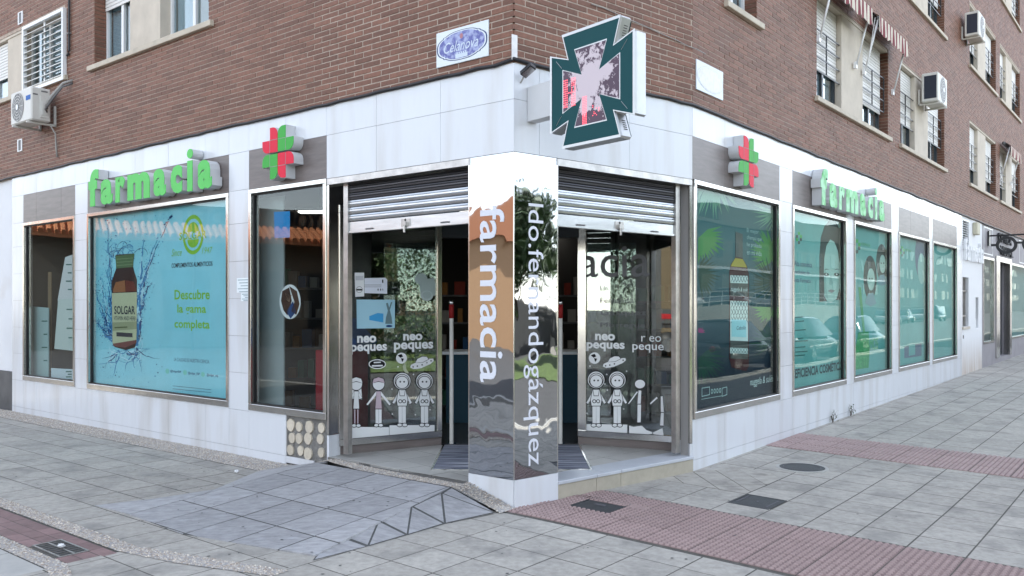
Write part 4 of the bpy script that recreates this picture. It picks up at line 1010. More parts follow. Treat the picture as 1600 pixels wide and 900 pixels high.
def screenmat():
    m, n, l, b = nmat('worn_led_screen'); b.inputs['Roughness'].default_value = .35
    ge = n.new('ShaderNodeNewGeometry'); mp = n.new('ShaderNodeVectorMath'); mp.operation = 'SUBTRACT'; mp.inputs[1].default_value = FX(0, 0, ZX + .03); l.new(ge.outputs['Position'], mp.inputs[0])
    ln = n.new('ShaderNodeVectorMath'); ln.operation = 'LENGTH'; l.new(mp.outputs[0], ln.inputs[0])
    t = n.new('ShaderNodeTexNoise'); t.inputs['Scale'].default_value = 9; t.inputs['Detail'].default_value = 7; t.inputs['Roughness'].default_value = .7; l.new(mp.outputs[0], t.inputs['Vector'])
    a = n.new('ShaderNodeMath'); a.operation = 'MULTIPLY_ADD'; a.inputs[1].default_value = -.9; a.inputs[2].default_value = .22; l.new(ln.outputs['Value'], a.inputs[0])
    ad = n.new('ShaderNodeMath'); ad.operation = 'ADD'; l.new(a.outputs[0], ad.inputs[0]); l.new(t.outputs['Fac'], ad.inputs[1])
    cr = n.new('ShaderNodeValToRGB'); cr.color_ramp.elements[0].position = .485; cr.color_ramp.elements[0].color = (.05, .012, .04, 1); cr.color_ramp.elements[1].position = .53; cr.color_ramp.elements[1].color = (.58, .49, .53, 1)
    l.new(ad.outputs[0], cr.inputs[0]); l.new(cr.outputs[0], b.inputs['Base Color']); return m
px_prism(inn, .0048, .0012, 'screen', screenmat(), fc)
random.seed(3)
def dots(cells, x0, y0, st, r, name):
    m = MB()
    for i, j in cells: m.disc(FX(x0 + i * st, .0066, ZX + y0 + j * st), FX.u, (0, 0, 1), r, r, 6)
    m.build(name, M['led'], fc, fixn=False)
cells = []
for j in range(13):
    for i in range(9):
        if (i < 3) or (5 <= i < 8 and (j > 8 or j < 5 or i in (5, 7))) or (j in (6,) and i < 8): cells.append((i, j))
dots(cells, -.305, -.135, .0185, .0062, 'led_dots')
cells = [(i, j) for i in range(4) for j in range(17)] ; dots(cells, -.085, -.308, .0135, .0052, 'led_dots')
cells = [(i, j) for i in range(7) for j in range(7) if random.random() < .28]; dots(cells, .03, -.26, .0135, .0045, 'led_dots')
mb = MB()
for k in range(5):
    for sgn in (1, -1):
        y = sgn * (.335 + k * .018); x = .262 + (abs(y) - .262) / (.48 - .262) * (.335 - .262) + .0012
        mb.box(FX, x, x + .002, -TH * .7, -TH * .4, ZX + y, ZX + y + .006)
mb.build('vent_slot', M['black'], hs)
mb = MB(); mb.box(C, .15, .265, .004, .335, 3.39, 3.695); mb.build('bracket', M['sign_side'], led, bevel=.004)
mb = MB(); mb.box(C, .165, .25, .335, .36, 3.40, 3.69); mb.build('bracket_plate', M['black'], led)
# floodlight
t = thing('floodlight', 'small black floodlight on the fascia corner beside the cross sign', 'floodlight', C(.07, .06, 3.74))
cen = C(.075, .10, 3.81); dv = (nC * .5 - uC * .3 + Vector((0, 0, -.8))).normalized(); sx = dv.cross(nC).normalized(); sy = dv.cross(sx).normalized()
def obox(c, ax, ay, az, hx, hy, hz, name, mat, par, bv=.003):
    m = MB(); m.hexa([c + ax * a * hx + ay * b * hy + az * d * hz for d in (-1, 1) for a, b in ((-1, -1), (1, -1), (1, 1), (-1, 1))]); return m.build(name, mat, par, bevel=bv)
obox(cen, sx, sy, dv, .035, .065, .022, 'housing', M['black_metal'], t)
obox(cen + dv * .023, sx, sy, dv, .028, .055, .002, 'lens', M['steel'], t, 0)
mb = MB(); mb.tube([cen, C(.075, .04, 3.76), C(.075, .0, 3.72)], .008, 6); mb.build('arm', M['cable_grey'], t)
# ================================================================== posters and stickers
def sheet(F, a, b, z0, z1, q, mat, parent, name='sheet'):
    m = MB(); m.box(F, a, b, q - .002, q, z0, z1); return m.build(name, mat, parent)
def inside(F, w): return w[0] + .055, w[1] - .055
QP = -.085
sky_blue = principled('poster_cyan', (.24, .62, .72), .5, spec=.12, noise=.08, nscale=1.2, tint=((.34, .70, .78), .8, .5, .75, .5))
pb = thing('window_poster', 'large cyan poster of a brown bottle in a water splash', 'poster', L(6.2, QP, .62))
a, b = inside(L, LW[1]); sheet(L, a, b, .63, 3.06, QP, sky_blue, pb)
lime = flat('print_green', (.22, .50, .04)); ink = flat('print_ink', (.012, .014, .03)); navy = flat('print_navy', (.012, .05, .16)); midb = flat('print_midblue', (.03, .20, .42))
q1, q2, q3 = QP + .0015, QP + .003, QP + .0045
bt = poly_px(L, [(174.5, 456), (174.5, 441), (178, 429), (181.5, 420), (181, 398), (209, 396), (208, 417), (210, 425), (214, 437), (214, 456), (213, 533), (211, 543), (196, 547), (179, 542), (176, 536)], q2, flat('bottle_brown', (.035, .012, .008)), 'bottle', pb)
poly_px(L, [(180, 400), (210, 396.5), (209, 404), (207.5, 417), (182, 419.5), (181, 410)], q3, flat('cap_green', (.06, .13, .05)), 'cap', bt)
for y in (404, 409, 414): poly_px(L, [(182, y + .6), (208, y - 1.4), (208, y - .6), (182, y + 1.6)], q3 + .001, flat('cap_green2', (.16, .26, .12)), 'cap_rib', bt)
poly_px(L, [(177, 452), (181, 441), (195, 438), (196, 456), (177, 457)], q3, flat('glass_amber', (.28, .11, .04)), 'highlight', bt)
poly_px(L, [(196, 438), (209, 440), (213, 455), (196, 456)], q3, flat('glass_red', (.13, .025, .012)), 'highlight', bt)
poly_px(L, [(174.8, 458), (214, 456.5), (213.3, 531), (176, 537)], q3, flat('label_pale', (.46, .50, .32)), 'paper_label', bt)
poly_px(L, [(175.4, 504), (213.6, 502), (213.4, 514), (175.6, 517)], q3 + .001, flat('label_mid', (.30, .33, .19)), 'label_band', bt)
poly_px(L, [(182, 519), (207, 520.5), (207, 527), (182, 525.5)], q3 + .002, ink, 'label_band', bt)
poly_px(L, [(176, 537), (213.3, 531), (213, 536), (196, 543), (178, 541)], q3 + .001, flat('label_red', (.16, .05, .045)), 'label_band', bt)
text_px(L, 'SOLGAR', 178.5, 211, 478, 491, q3 + .002, ink, 'lettering', bt, bold=.02); text_px(L, 'VITAMIN AND HERB', 178, 211.5, 494, 500.5, q3 + .002, ink, 'lettering', bt)
poly_px(L, [(179, 511), (199, 510), (199, 512), (179, 513)], q3 + .003, flat('print_olive', (.1, .12, .05)), 'print_line', bt)
def oval(F, cx, cy, rx, ry, q, mat, name, par, r2=None, a0=0, a1=2 * math.pi, n=40):
    s0, z0 = F.px(cx, cy, q); sr = abs(F.px(cx + rx, cy, q)[0] - F.px(cx - rx, cy, q)[0]) / 2; zr = (F.px(cx, cy - ry, q)[1] - F.px(cx, cy + ry, q)[1]) / 2; m = MB(); sg = -1 if F.flip else 1
    pt = lambda k, f: F(s0 + sg * sr * f * math.cos(a0 + (a1 - a0) * k / n), q, z0 + zr * f * math.sin(a0 + (a1 - a0) * k / n))
    if r2 is None: m.quad(*[pt(k, 1) for k in range(n + (0 if a1 - a0 > 6.28 else 1))])
    else:
        for k in range(n): m.quad(pt(k, 1), pt(k + 1, 1), pt(k + 1, r2), pt(k, r2))
    return m.build(name, mat, par, fixn=False)
for a0, a1 in ((.12, math.pi - .12), (math.pi + .2, 2 * math.pi - .2)): oval(L, 301.6, 366.6, 16.3, 31, q1, lime, 'logo_ring', pb, .80, a0, a1)
oval(L, 301.6, 362, 9, 15, q1, lime, 'logo_half', pb, None, .0, math.pi); oval(L, 301.6, 374, 9, 13, q1, lime, 'logo_half', pb, None, math.pi, 2 * math.pi)
for body, x0, x1, yt, yb, mt, bo, sh in (('SOLGAR', 280, 322.5, 361.5, 373.5, lime, .02, 0), ('Since', 268, 284, 389, 400, lime, 0, .3), ('1947', 315.5, 332, 386, 396, lime, 0, .3), ('COMPLEMENTOS ALIMENTICIOS', 268, 332, 409.8, 417, ink, .02, 0),
        ('Descubre', 272.6, 327.6, 452.5, 468, lime, .02, 0), ('la gama', 277, 322, 475.5, 493, lime, .02, 0), ('completa', 272.5, 327.6, 499.5, 517, lime, .02, 0), ('LA CALIDAD ES NUESTRA CIENCIA', 272, 327, 560.5, 566, flat('print_grey', (.06, .12, .2)), -.005, 0),
        ('@SolgarESP', 266, 283, 578.5, 583, navy, .01, 0), ('@solgar_ESP', 294, 312, 581.5, 586.5, navy, .01, 0), ('@solgar_esp', 323, 341, 584, 589.5, navy, .01, 0)):
    text_px(L, body, x0, x1, yt, yb, q1, mt, 'lettering', pb, bold=bo, shear=sh)
for x, y in ((261.5, 580), (289, 582), (317, 585)): oval(L, x, y, 3, 4, q1, flat('print_mint', (.2, .6, .5)), 'icon', pb, n=16)
for y in (602.5, 607): poly_px(L, [(270, y), (330, y + 6), (330, y + 6.7), (270, y + .7)], q1, flat('print_grey', (.06, .12, .2)), 'small_print', pb)
random.seed(21)
sp = {'print_navy': MB(), 'print_midblue': MB(), 'splash_pale': MB()}; flat('splash_pale', (.42, .72, .82))
def ribbon(pts, w0, w1, key, q):
    m = sp[key]; n = len(pts); l, r = [], []
    for k, (x, y) in enumerate(pts):
        x2, y2 = pts[min(k + 1, n - 1)]; x1, y1 = pts[max(k - 1, 0)]; d = math.hypot(x2 - x1, y2 - y1) or 1; nx, ny = -(y2 - y1) / d, (x2 - x1) / d
        w = (w0 + (w1 - w0) * k / (n - 1)) * random.uniform(.4, 1.5); l.append((x + nx * w, y + ny * w)); r.append((x - nx * w, y - ny * w))
    f = lambda p: (lambda s: L(s[0], q, s[1]))(L.px(p[0], p[1], q))
    for k in range(n - 1): m.quad(f(l[k]), f(l[k + 1]), f(r[k + 1]), f(r[k]))
def blob(x, y, r, key, q):
    m = sp[key]; a = random.random() * 3; e = random.uniform(.35, 1)
    P = []
    for k in range(7):
        t_ = 6.283 * k / 7; u, v = r * math.cos(t_) * random.uniform(.7, 1.2), r * e * math.sin(t_); P.append((x + u * math.cos(a) - v * math.sin(a), y + u * math.sin(a) + v * math.cos(a)))
    m.quad(*[(lambda s: L(s[0], q, s[1]))(L.px(px, py, q)) for px, py in P])
def wander(x, y, ang, n, st, cur):
    P = [(x, y)]
    for k in range(n): ang += random.gauss(cur, .22); x += st * math.cos(ang); y += st * math.sin(ang); P.append((x, y))
    return P
def ok(P): return [p for p in P if 147 < p[0] < 345 and p[1] > 318 + (p[0] - 147) * -.03 and p[1] < 598 + (p[0] - 147) * .13]
def addr(P, w0, w1, key, q):
    P = ok(P)
    if len(P) > 2: ribbon(P, w0, w1, key, q)
def jet(x0, y0, tx, ty, n, pw, jit, w0, w1):
    P = [(x0, y0)]; ph = random.random() * 6
    for j in range(1, n + 1):
        f = j / n; P.append((x0 + (tx - x0) * f ** pw + jit * math.sin(ph + f * 9) + random.gauss(0, jit * .5), y0 + (ty - y0) * f + random.gauss(0, 1)))
    ky = random.choice(('print_navy', 'print_midblue', 'print_midblue', 'splash_pale')); i = 0
    while i < n - 2:                                    # broken into strands, with drops between
        L_ = random.randint(3, 7); addr(P[i:i + L_], w0 + (w1 - w0) * i / n, w0 + (w1 - w0) * min(1, (i + L_) / n), ky, q1 + .0002 * random.randint(0, 5)); i += L_ + random.randint(0, 2)
    for x, y in P:
        for _ in range(2):
            xx, yy = x + random.gauss(0, 3.5), y + random.gauss(0, 4)
            if 149 < xx < 262 and 328 < yy < 596: blob(xx, yy, random.choice((.35, .5, .7, 1)), random.choice(('print_navy', 'print_midblue', 'splash_pale')), q1 + .0007)
for k in range(22): jet(212 + random.uniform(-5, 7), 545 - random.uniform(0, 25), *random.choice(((264, 346), (252, 370), (240, 395), (230, 415), (227, 366), (238, 440), (226, 470))), 22, 2.2, 1.6, 1.9, .35)
for k in range(20): jet(178 + random.uniform(-5, 3), 540 - random.uniform(0, 20), *random.choice(((172, 372), (166, 400), (158, 430), (160, 470), (152, 500), (180, 362), (150, 450), (168, 350))), 20, .55, 1.8, 1.1, .25)
for k in range(30): addr(wander(196 + random.uniform(-20, 22), 548 + random.uniform(-6, 10), random.uniform(-.3, 3.4), random.randint(6, 14), 3.2, random.choice((-.25, .25, .1, -.1))), .8, .2, random.choice(('print_navy', 'print_midblue', 'print_midblue', 'splash_pale')), q1 + .0002 * (k % 5))
for k in range(14): addr(wander(180 + random.uniform(-6, 34), 402 + random.uniform(-18, 8), random.uniform(-2.9, -.4), 9, 3.2, random.choice((-.25, .25))), .6, .2, random.choice(('print_navy', 'print_midblue')), q1)
for k in range(380):
    x = random.gauss(192, 34); y = random.uniform(335, 600)
    if 149 < x < 258 and y < 598 + (x - 147) * .12 and y > 325: blob(x, y, random.choice((.35, .5, .6, .9, 1.2)), random.choice(('print_navy', 'print_midblue', 'print_midblue')), q1 + .0006)
for k in range(14): blob(257 + k * .9, 352 - k * 1.2 + random.gauss(0, .6), random.uniform(.6, 2.1), 'print_navy', q1 + .0008)
for key, m in sp.items(): m.build('splash', M[key], pb, fixn=False, kind='stuff')
# right wall posters
def grad(name, c0, c1, z0, z1):
    m, n, l, b = nmat(name); b.inputs['Roughness'].default_value = .5; b.inputs['Specular IOR Level'].default_value = .12
    ge = n.new('ShaderNodeNewGeometry'); sx_ = n.new('ShaderNodeSeparateXYZ'); l.new(ge.outputs['Position'], sx_.inputs[0])
    mr = n.new('ShaderNodeMapRange'); mr.inputs[1].default_value = z0; mr.inputs[2].default_value = z1; l.new(sx_.outputs[2], mr.inputs[0])
    mx = n.new('ShaderNodeMix'); mx.data_type = 'RGBA'; mx.inputs['A'].default_value = (*c0, 1); mx.inputs['B'].default_value = (*c1, 1); l.new(mr.outputs[0], mx.inputs['Factor']); l.new(mx.outputs['Result'], b.inputs['Base Color']); return m
def palm(F, cx, cy, r, a0, a1, n, q, mat, par, thin=1.0):
    m = MB()
    for k in range(n):
        a = a0 + (a1 - a0) * k / (n - 1) + random.gauss(0, .04); rr = r * random.uniform(.75, 1.05); w = .055 * r * thin
        pts = [(cx, cy), (cx + rr * .5 * math.cos(a) - w * math.sin(a), cy + rr * .5 * math.sin(a) + w * math.cos(a)), (cx + rr * math.cos(a + .12), cy + rr * math.sin(a + .12)), (cx + rr * .5 * math.cos(a) + w * math.sin(a), cy + rr * .5 * math.sin(a) - w * math.cos(a))]
        pts = [(min(max(x, 1091), 1211), y) for x, y in pts]
        m.quad(*[(lambda s: F(s[0], q + .0001 * (k % 7), s[1]))(F.px(x, y, q)) for x, y in pts])
    return m.build('palm_leaf', mat, par, fixn=False)
a, b = inside(R, RW[0]); pr1 = thing('window_poster', 'dark navy poster with palm leaves and a tall patterned bottle', 'poster', R(1.2, QP, .62))
sheet(R, a, b, .63, 3.06, QP, grad('poster_night', (.006, .012, .03), (.03, .11, .13), 1.0, 2.5), pr1)
g1, g2, g3 = flat('palm_pale', (.16, .33, .24)), flat('palm_green', (.07, .24, .06)), flat('palm_dark', (.01, .05, .035))
palm(R, 1108, 284, 58, .5, 2.4, 22, q1, g1, pr1, .6); palm(R, 1118, 284, 44, .2, 1.5, 14, q1 + .001, g1, pr1, .6); palm(R, 1090, 372, 46, -.5, 1.5, 16, q1, g2, pr1, 1.2); palm(R, 1089, 430, 40, -1.2, 1.2, 14, q1, g3, pr1)
palm(R, 1212, 330, 40, 1.6, 3.4, 16, q1, g1, pr1, .6); palm(R, 1212, 395, 44, 2.2, 4.2, 18, q1, g2, pr1); palm(R, 1210, 440, 46, 2.0, 4.2, 22, q1 + .001, g3, pr1, .5); palm(R, 1210, 530, 44, 2.4, 4.3, 20, q1, g3, pr1, .5); palm(R, 1204, 480, 30, 1.6, 3.0, 8, q1, g2, pr1, 1.6); palm(R, 1089, 560, 50, -.6, 1.5, 18, q1, g3, pr1, .6); palm(R, 1094, 520, 10, 3.5, 6, 9, q1 + .002, flat('flower', (.30, .02, .12)), pr1, 2)
pbt = poly_px(R, [(1139.5, 560), (1139.5, 425), (1142, 413), (1149, 402), (1149.5, 362), (1160.5, 366), (1160.5, 404), (1167, 415), (1170, 428), (1170, 572), (1166, 580), (1143, 574)], q2, flat('bottle_wine', (.055, .006, .01)), 'bottle', pr1)
poly_px(R, [(1143, 413), (1149, 403), (1160.5, 405), (1166, 415), (1167, 418), (1142, 416)], q3, flat('bottle_yellow', (.42, .30, .03)), 'shoulder', pbt)
poly_px(R, [(1149.5, 362), (1160.5, 366), (1160.5, 403), (1149.5, 401)], q3, M['black'], 'cap', pbt)
white_print = flat('print_white', (.62, .66, .66))
for y0, y1, mt in ((430, 442, 'print_white'), (442, 462, 'black'), (470, 556, 'print_white'), (532, 543, 'black'), (552, 560, 'black')):
    poly_px(R, [(1141, y0), (1168.5, y0 + 1), (1168.5, y1 + 1), (1141, y1)], q3 + (.001 if mt == 'black' else 0), M[mt], 'label_band', pbt)
lt = MB()
for yy in (430, 470, 482, 494, 543, 549):
    for k in range(6):
        for sg in (0, 1):
            xa = 1141.5 + k * 4.5; P = [(xa + (4.5 if sg else 0), yy), (xa + (0 if sg else 4.5), yy + 11), (xa + (0 if sg else 4.5) + .7, yy + 11), (xa + (4.5 if sg else 0) + .7, yy)]
            if yy in (543, 549): P = [(x, yy + (y - yy) * .7) for x, y in P]
            lt.quad(*[(lambda s: R(s[0], q3 + .0012, s[1]))(R.px(x, y, q3)) for x, y in P])
lt.build('lattice', ink, pbt, fixn=False)
poly_px(R, [(1143, 499), (1166, 500), (1166, 527), (1143, 526)], q3 + .002, flat('label_ice', (.35, .60, .66)), 'label_band', pbt)
text_px(R, 'nuggela & sulé', 1142, 1168, 449, 457, q3 + .003, white_print, 'lettering', pbt, shear=.25); text_px(R, 'Cebolla', 1151, 1165, 509, 515, q3 + .0035, ink, 'lettering', pbt, shear=.2)
text_px(R, 'nuggela & sulé', 1172, 1206, 588.5, 603, q2, white_print, 'lettering', pr1, shear=.2)
for k, tx in enumerate(('El mejor', 'champú que', 'he probado', 'en mi vida')): text_px(R, tx, 1167, 1167 + len(tx) * 2.3, 358 + k * 11, 366 + k * 11, q2, flat('print_soft', (.38, .5, .5)), 'lettering', pr1)
for x0, x1 in ((1096.5, 1109), (1128, 1136)):
    poly_px(R, [(x0, 606), (x1, 604), (x1, 617), (x0, 620)], q2, flat('print_soft', (.38, .5, .5)), 'icon_box', pr1); poly_px(R, [(x0 + .7, 607), (x1 - .7, 605.2), (x1 - .7, 616), (x0 + .7, 618.6)], q2 + .001, flat('poster_ink', (.008, .016, .035)), 'icon_box', pr1)
for k in range(4): oval(R, 1112.5 + k * 4.2, 611.5 - k * .5, 1.6, 4, q2, flat('print_soft', (.38, .5, .5)), 'icon', pr1, .6, n=14)
poly_px(R, [(1096, 623.5), (1130, 617.6), (1130, 618.4), (1096, 624.3)], q2, flat('print_soft', (.38, .5, .5)), 'small_print', pr1)
tealp = principled('poster_teal', (.14, .37, .365), .5, spec=.12, noise=.1, nscale=1.1); skin = flat('print_face', (.36, .52, .49)); hair = flat('print_hair', (.012, .03, .035))
def Z(X, Y): return 1230 + X / 3.105, 320 + Y / 3.105
a, b = inside(R, RW[1]); p2 = thing('window_poster', 'teal poster with large dark haired face and cosmetics slogan', 'poster', R(4, QP, .62)); sheet(R, a, b, .63, 3.06, QP, tealp, p2)
hr = poly_px(R, [Z(*p) for p in ((156, 470), (156, 250), (163, 160), (180, 105), (208, 70), (235, 80), (258, 125), (272, 200), (275, 330), (275, 450), (255, 460), (170, 470))], q1, hair, 'hair', p2)
poly_px(R, [Z(*p) for p in ((180, 440), (178, 330), (180, 260), (190, 200), (209, 168), (228, 180), (246, 225), (256, 300), (255, 400), (240, 455), (212, 475), (192, 465))], q2, skin, 'face', p2)
for X in (190, 240):
    oval(R, *Z(X, 338), 4.2, 2.6, q3, hair, 'eye', p2, n=16); oval(R, *Z(X, 337), 1.3, 1.3, q3 + .001, flat('print_white', (.6, .6, .6)), 'eye', p2, n=12)
    poly_px(R, [Z(X - 15, 318), Z(X, 310), Z(X + 15, 314), Z(X, 314)], q3, hair, 'brow', p2)
poly_px(R, [Z(208, 340), Z(214, 340), Z(222, 385), Z(212, 391), Z(203, 386)], q3, flat('print_shade', (.25, .40, .38)), 'nose', p2); poly_px(R, [Z(196, 418), Z(211, 410), Z(218, 412), Z(234, 416), Z(216, 428)], q3, flat('print_lip', (.24, .20, .22)), 'mouth', p2); poly_px(R, [Z(180, 440), Z(178, 330), Z(186, 300), Z(190, 400), Z(200, 460)], q2 + .0006, flat('print_shade', (.25, .40, .38)), 'cheek_shade', p2)
for tx, x0, x1, y0, y1 in (('Alta cosmética', 35, 120, 275, 300), ('exclusiva de', 35, 108, 317, 337), ('esta Farmacia', 35, 114, 357, 377)): text_px(R, tx, Z(x0, 0)[0], Z(x1, 0)[0], Z(0, y0)[1], Z(0, y1)[1], q2, navy, 'lettering', p2)
text_px(R, 'EFICIENCIA COSMÉTICA', Z(38, 0)[0], Z(265, 0)[0], Z(0, 768)[1], Z(0, 822)[1], q2, flat('print_deep', (.008, .035, .05)), 'lettering', p2, bold=.03)
for k, (y, w) in enumerate(((545, 40), (565, 44), (607, 52), (648, 40), (660, 62), (690, 50), (712, 60), (730, 48))): poly_px(R, [Z(38, y), Z(38 + w, y - 4), Z(38 + w, y + 1), Z(38, y + 5)], q2, flat('print_dim', (.03, .12, .12)), 'small_print', p2)
def plogo(F, cx, cy, r, par):
    for dx, dy, mt in ((-.5, -1, 'green2'), (.0, -.5, 'green2'), (-1, -.5, 'black'), (-1, .0, 'green2'), (-.5, .5, 'black'), (0, 0, 'black')):
        poly_px(F, [(cx + dx * r, cy + dy * r * 1.6), (cx + (dx + .48) * r, cy + dy * r * 1.6), (cx + (dx + .48) * r, cy + (dy + .48) * r * 1.6), (cx + dx * r, cy + (dy + .48) * r * 1.6)], q2, M[mt], 'logo_mark', par)
plogo(R, 1250, 372, 6, p2)
a, b = inside(R, RW[2]); p3 = thing('window_poster', 'teal poster showing woman with child and green slogan band', 'poster', R(6.6, QP, .62)); sheet(R, a, b, .63, 3.06, QP, tealp, p3)
for (cx, cy, s) in ((403, 350, 1.15), (459, 275, .95)):
    oval(R, *Z(cx, cy + 4), 9 * s, 30 * s, q1, hair, 'hair', p3); oval(R, *Z(cx + 4, cy + 12), 5 * s, 15 * s, q2, flat('print_face2', (.40, .52, .48)), 'face', p3)
    poly_px(R, [Z(cx - 22 * s, cy + 110 * s), Z(cx - 10 * s, cy + 70 * s), Z(cx + 12 * s, cy + 66 * s), Z(cx + 26 * s, cy + 112 * s), Z(cx, cy + 125 * s)], q1 + .0007, flat('print_shirt', (.2, .3, .36)), 'shoulders', p3)
    for dx in (-3, 9): oval(R, *Z(cx + dx, cy + 8), 1.1, 1.2, q3, hair, 'eye', p3, n=10)
    poly_px(R, [Z(cx - 4, cy + 34), Z(cx + 12, cy + 33), Z(cx + 4, cy + 38)], q3, white_print, 'smile', p3)
poly_px(R, [Z(332, 690), Z(345, 620), Z(395, 615), Z(400, 700), Z(395, 790), Z(332, 800)], q1, flat('print_band', (.06, .30, .12)), 'green_band', p3)
poly_px(R, [Z(345, 400), Z(358, 400), Z(378, 620), Z(368, 625)], q1, flat('print_band', (.06, .30, .12)), 'green_band', p3)
text_px(R, 'CUIDAMOS', Z(336, 0)[0], Z(440, 0)[0], Z(0, 650)[1], Z(0, 708)[1], q2, flat('print_ltgreen', (.10, .42, .16)), 'lettering', p3); text_px(R, 'DE TI', Z(336, 0)[0], Z(386, 0)[0], Z(0, 740)[1], Z(0, 785)[1], q2, flat('print_ltgreen', (.10, .42, .16)), 'lettering', p3)
plogo(R, 1341, 385, 7, p3); text_px(R, 'FARMACIA', 1346, 1360, 380, 384.5, q2, flat('print_ltgreen', (.1, .42, .16)), 'lettering', p3)
a, b = inside(R, RW[3]); p4 = thing('window_poster', 'teal poster with small cross logo on fourth right window', 'poster', R(9.3, QP, .62)); sheet(R, a, b, .63, 3.06, QP, tealp, p4)
plogo(R, 1411, 393, 5, p4); text_px(R, 'FARMACIA', 1415, 1424, 389, 393, q2, flat('print_ltgreen', (.1, .42, .16)), 'lettering', p4)
oval(R, 1438, 400, 8, 34, q1, flat('print_violet', (.12, .14, .22)), 'hair', p4); oval(R, 1440, 420, 6, 24, q2, skin, 'face', p4)
poly_px(R, [(1413, 560), (1413, 542), (1420, 540), (1420, 556), (1430, 554), (1430, 538), (1440, 536), (1440, 556)], q1, flat('print_violet', (.12, .14, .22)), 'product_shot', p4)
a, b = inside(R, RW[4]); p5 = thing('window_poster', 'plain teal frosted panel in the farthest right shop window', 'poster', R(12, QP, .62)); sheet(R, a, b, .63, 3.06, QP, tealp, p5); oval(R, 1478, 378, 10, 7, q1, white_print, 'arc_print', p5, .9, math.pi * 1.1, math.pi * 1.9)
# ------------------------------------------------------------------ stickers on the angled screens
wht = flat('sticker_white', (.78, .80, .80), .6); blk = flat('sticker_black', (.008, .008, .01), .6); QS = -.0085
def pcircle(cx, cy, r, n=22, ry=None): return [(cx + r * math.cos(6.2832 * k / n), cy + (ry or r) * math.sin(6.2832 * k / n)) for k in range(n)]
def limb(x0, y0, x1, y1, w0, w1):
    d = math.hypot(x1 - x0, y1 - y0); nx, ny = -(y1 - y0) / d, (x1 - x0) / d
    return [(x0 + nx * w0, y0 + ny * w0), (x1 + nx * w1, y1 + ny * w1), (x1 - nx * w1, y1 - ny * w1), (x0 - nx * w0, y0 - ny * w0)]
def grow(P, d):
    cx = sum(p[0] for p in P) / len(P); cy = sum(p[1] for p in P) / len(P)
    return [(x + (x - cx) / (math.hypot(x - cx, y - cy) or 1) * d, y + (y - cy) / (math.hypot(x - cx, y - cy) or 1) * d) for x, y in P]
def figure(F, label, shapes):
    """shapes: list of (pixel polygon, material or None for white); every shape gets a dark outline"""
    cx = sum(p[0] for p in shapes[0][0]) / len(shapes[0][0]); s, z = F.px(cx, 680, QS); t = thing('window_sticker', label, 'sticker', F(s, QS, z), 'child figure stickers')
    for k, (P, mt) in enumerate(shapes):
        q = QS + .0004 * k; ol = MB(); fl = MB()
        ol.prism([(lambda v: F(v[0], q, v[1]))(F.px(x, y, q)) for x, y in grow(P, 1.15)], F.n * .0001); o = ol.build('outline', blk, t)
        fl.prism([(lambda v: F(v[0], q + .0002, v[1]))(F.px(x, y, q)) for x, y in P], F.n * .0001); fl.build('fill', mt or wht, o)
    return t
pink = flat('sticker_pink', (.55, .45, .50), .6)
def astronaut(cx, yh, yf, k=1.0):
    S = []
    S.append((limb(cx - 4, 614, cx - 14, 630, 2.2, 1.5), None)); S.append((limb(cx + 4, 614, cx + 14, 630, 2.2, 1.5), None))
    S.append((limb(cx - 2.9, 632, cx - 2.9, yf - 3, 2.9, 2.7), None)); S.append((limb(cx + 2.9, 632, cx + 2.9, yf - 3, 2.9, 2.7), None))
    S.append((pcircle(cx - 4, yf, 3.6, 12, 2.4), None)); S.append((pcircle(cx + 4, yf, 3.6, 12, 2.4), None))
    S.append(([(cx - 8.5, 625), (cx - 5, 608), (cx + 5, 608), (cx + 8.5, 625), (cx + 7, 634), (cx - 7, 634)], None))
    S.append(([(cx - 4.5, 609), (cx + 4.5, 609), (cx + 3.2, 618), (cx - 3.2, 618)], None)); S.append((pcircle(cx - 3, 627, 2, 10), None)); S.append((pcircle(cx + 3, 627, 2, 10), None))
    S.append((pcircle(cx, yh, 13 * k), None)); S.append((pcircle(cx, yh + .5, 10.6 * k), None)); S.append((pcircle(cx, yh + 2, 9.2 * k), None)); S.append((pcircle(cx - 3, yh + 1, .35, 6), blk)); S.append((pcircle(cx + 3, yh + 1, .35, 6), blk))
    return S
def kid(cx, yh, yf, torso, legw, girl):
    S = []
    if girl: S.append(([(cx - 7, yh - 6), (cx + 7, yh - 6), (cx + 9, yh + 24), (cx + 3, yh + 22), (cx - 3, yh + 22), (cx - 9, yh + 24)], None))
    S.append((limb(cx - 2, yh + 12, cx - (8 if girl else 18), yh + (22 if girl else 32), 2, 1.4), None)); S.append((limb(cx + 2, yh + 12, cx + (8 if girl else 18), yh + (22 if girl else 32), 2, 1.4), None))
    S.append((limb(cx - 2.4, yh + 36, cx - 2.4, yf - 2, legw, legw), None if not girl else pink)); S.append((limb(cx + 2.4, yh + 36, cx + 2.4, yf - 2, legw, legw), None if not girl else pink))
    S.append((pcircle(cx - 3.4, yf, 3.3, 12, 2.2), None)); S.append((pcircle(cx + 3.4, yf, 3.3, 12, 2.2), None))
    S.append(([(cx - 3, yh + 11), (cx + 3, yh + 11), (cx + torso, yh + 38), (cx - torso, yh + 38)], None if girl else pink))
    S.append((pcircle(cx, yh, 9), None)); S.append(([(cx - 9.6, yh - 2), (cx - 7.5, yh - 8.5), (cx, yh - 11), (cx + 7.5, yh - 8.5), (cx + 9.6, yh - 2), (cx, yh - 5)], pink if not girl else None))
    return S
figure(FSL, 'white sticker of long haired girl at left end of left screen', kid(556.7, 600.5, 665, 4.4, 1.0, True))
figure(FSL, 'sticker of boy in cap and pink shirt on left screen', kid(591.5, 600.5, 664.5, 5, 2.3, False))
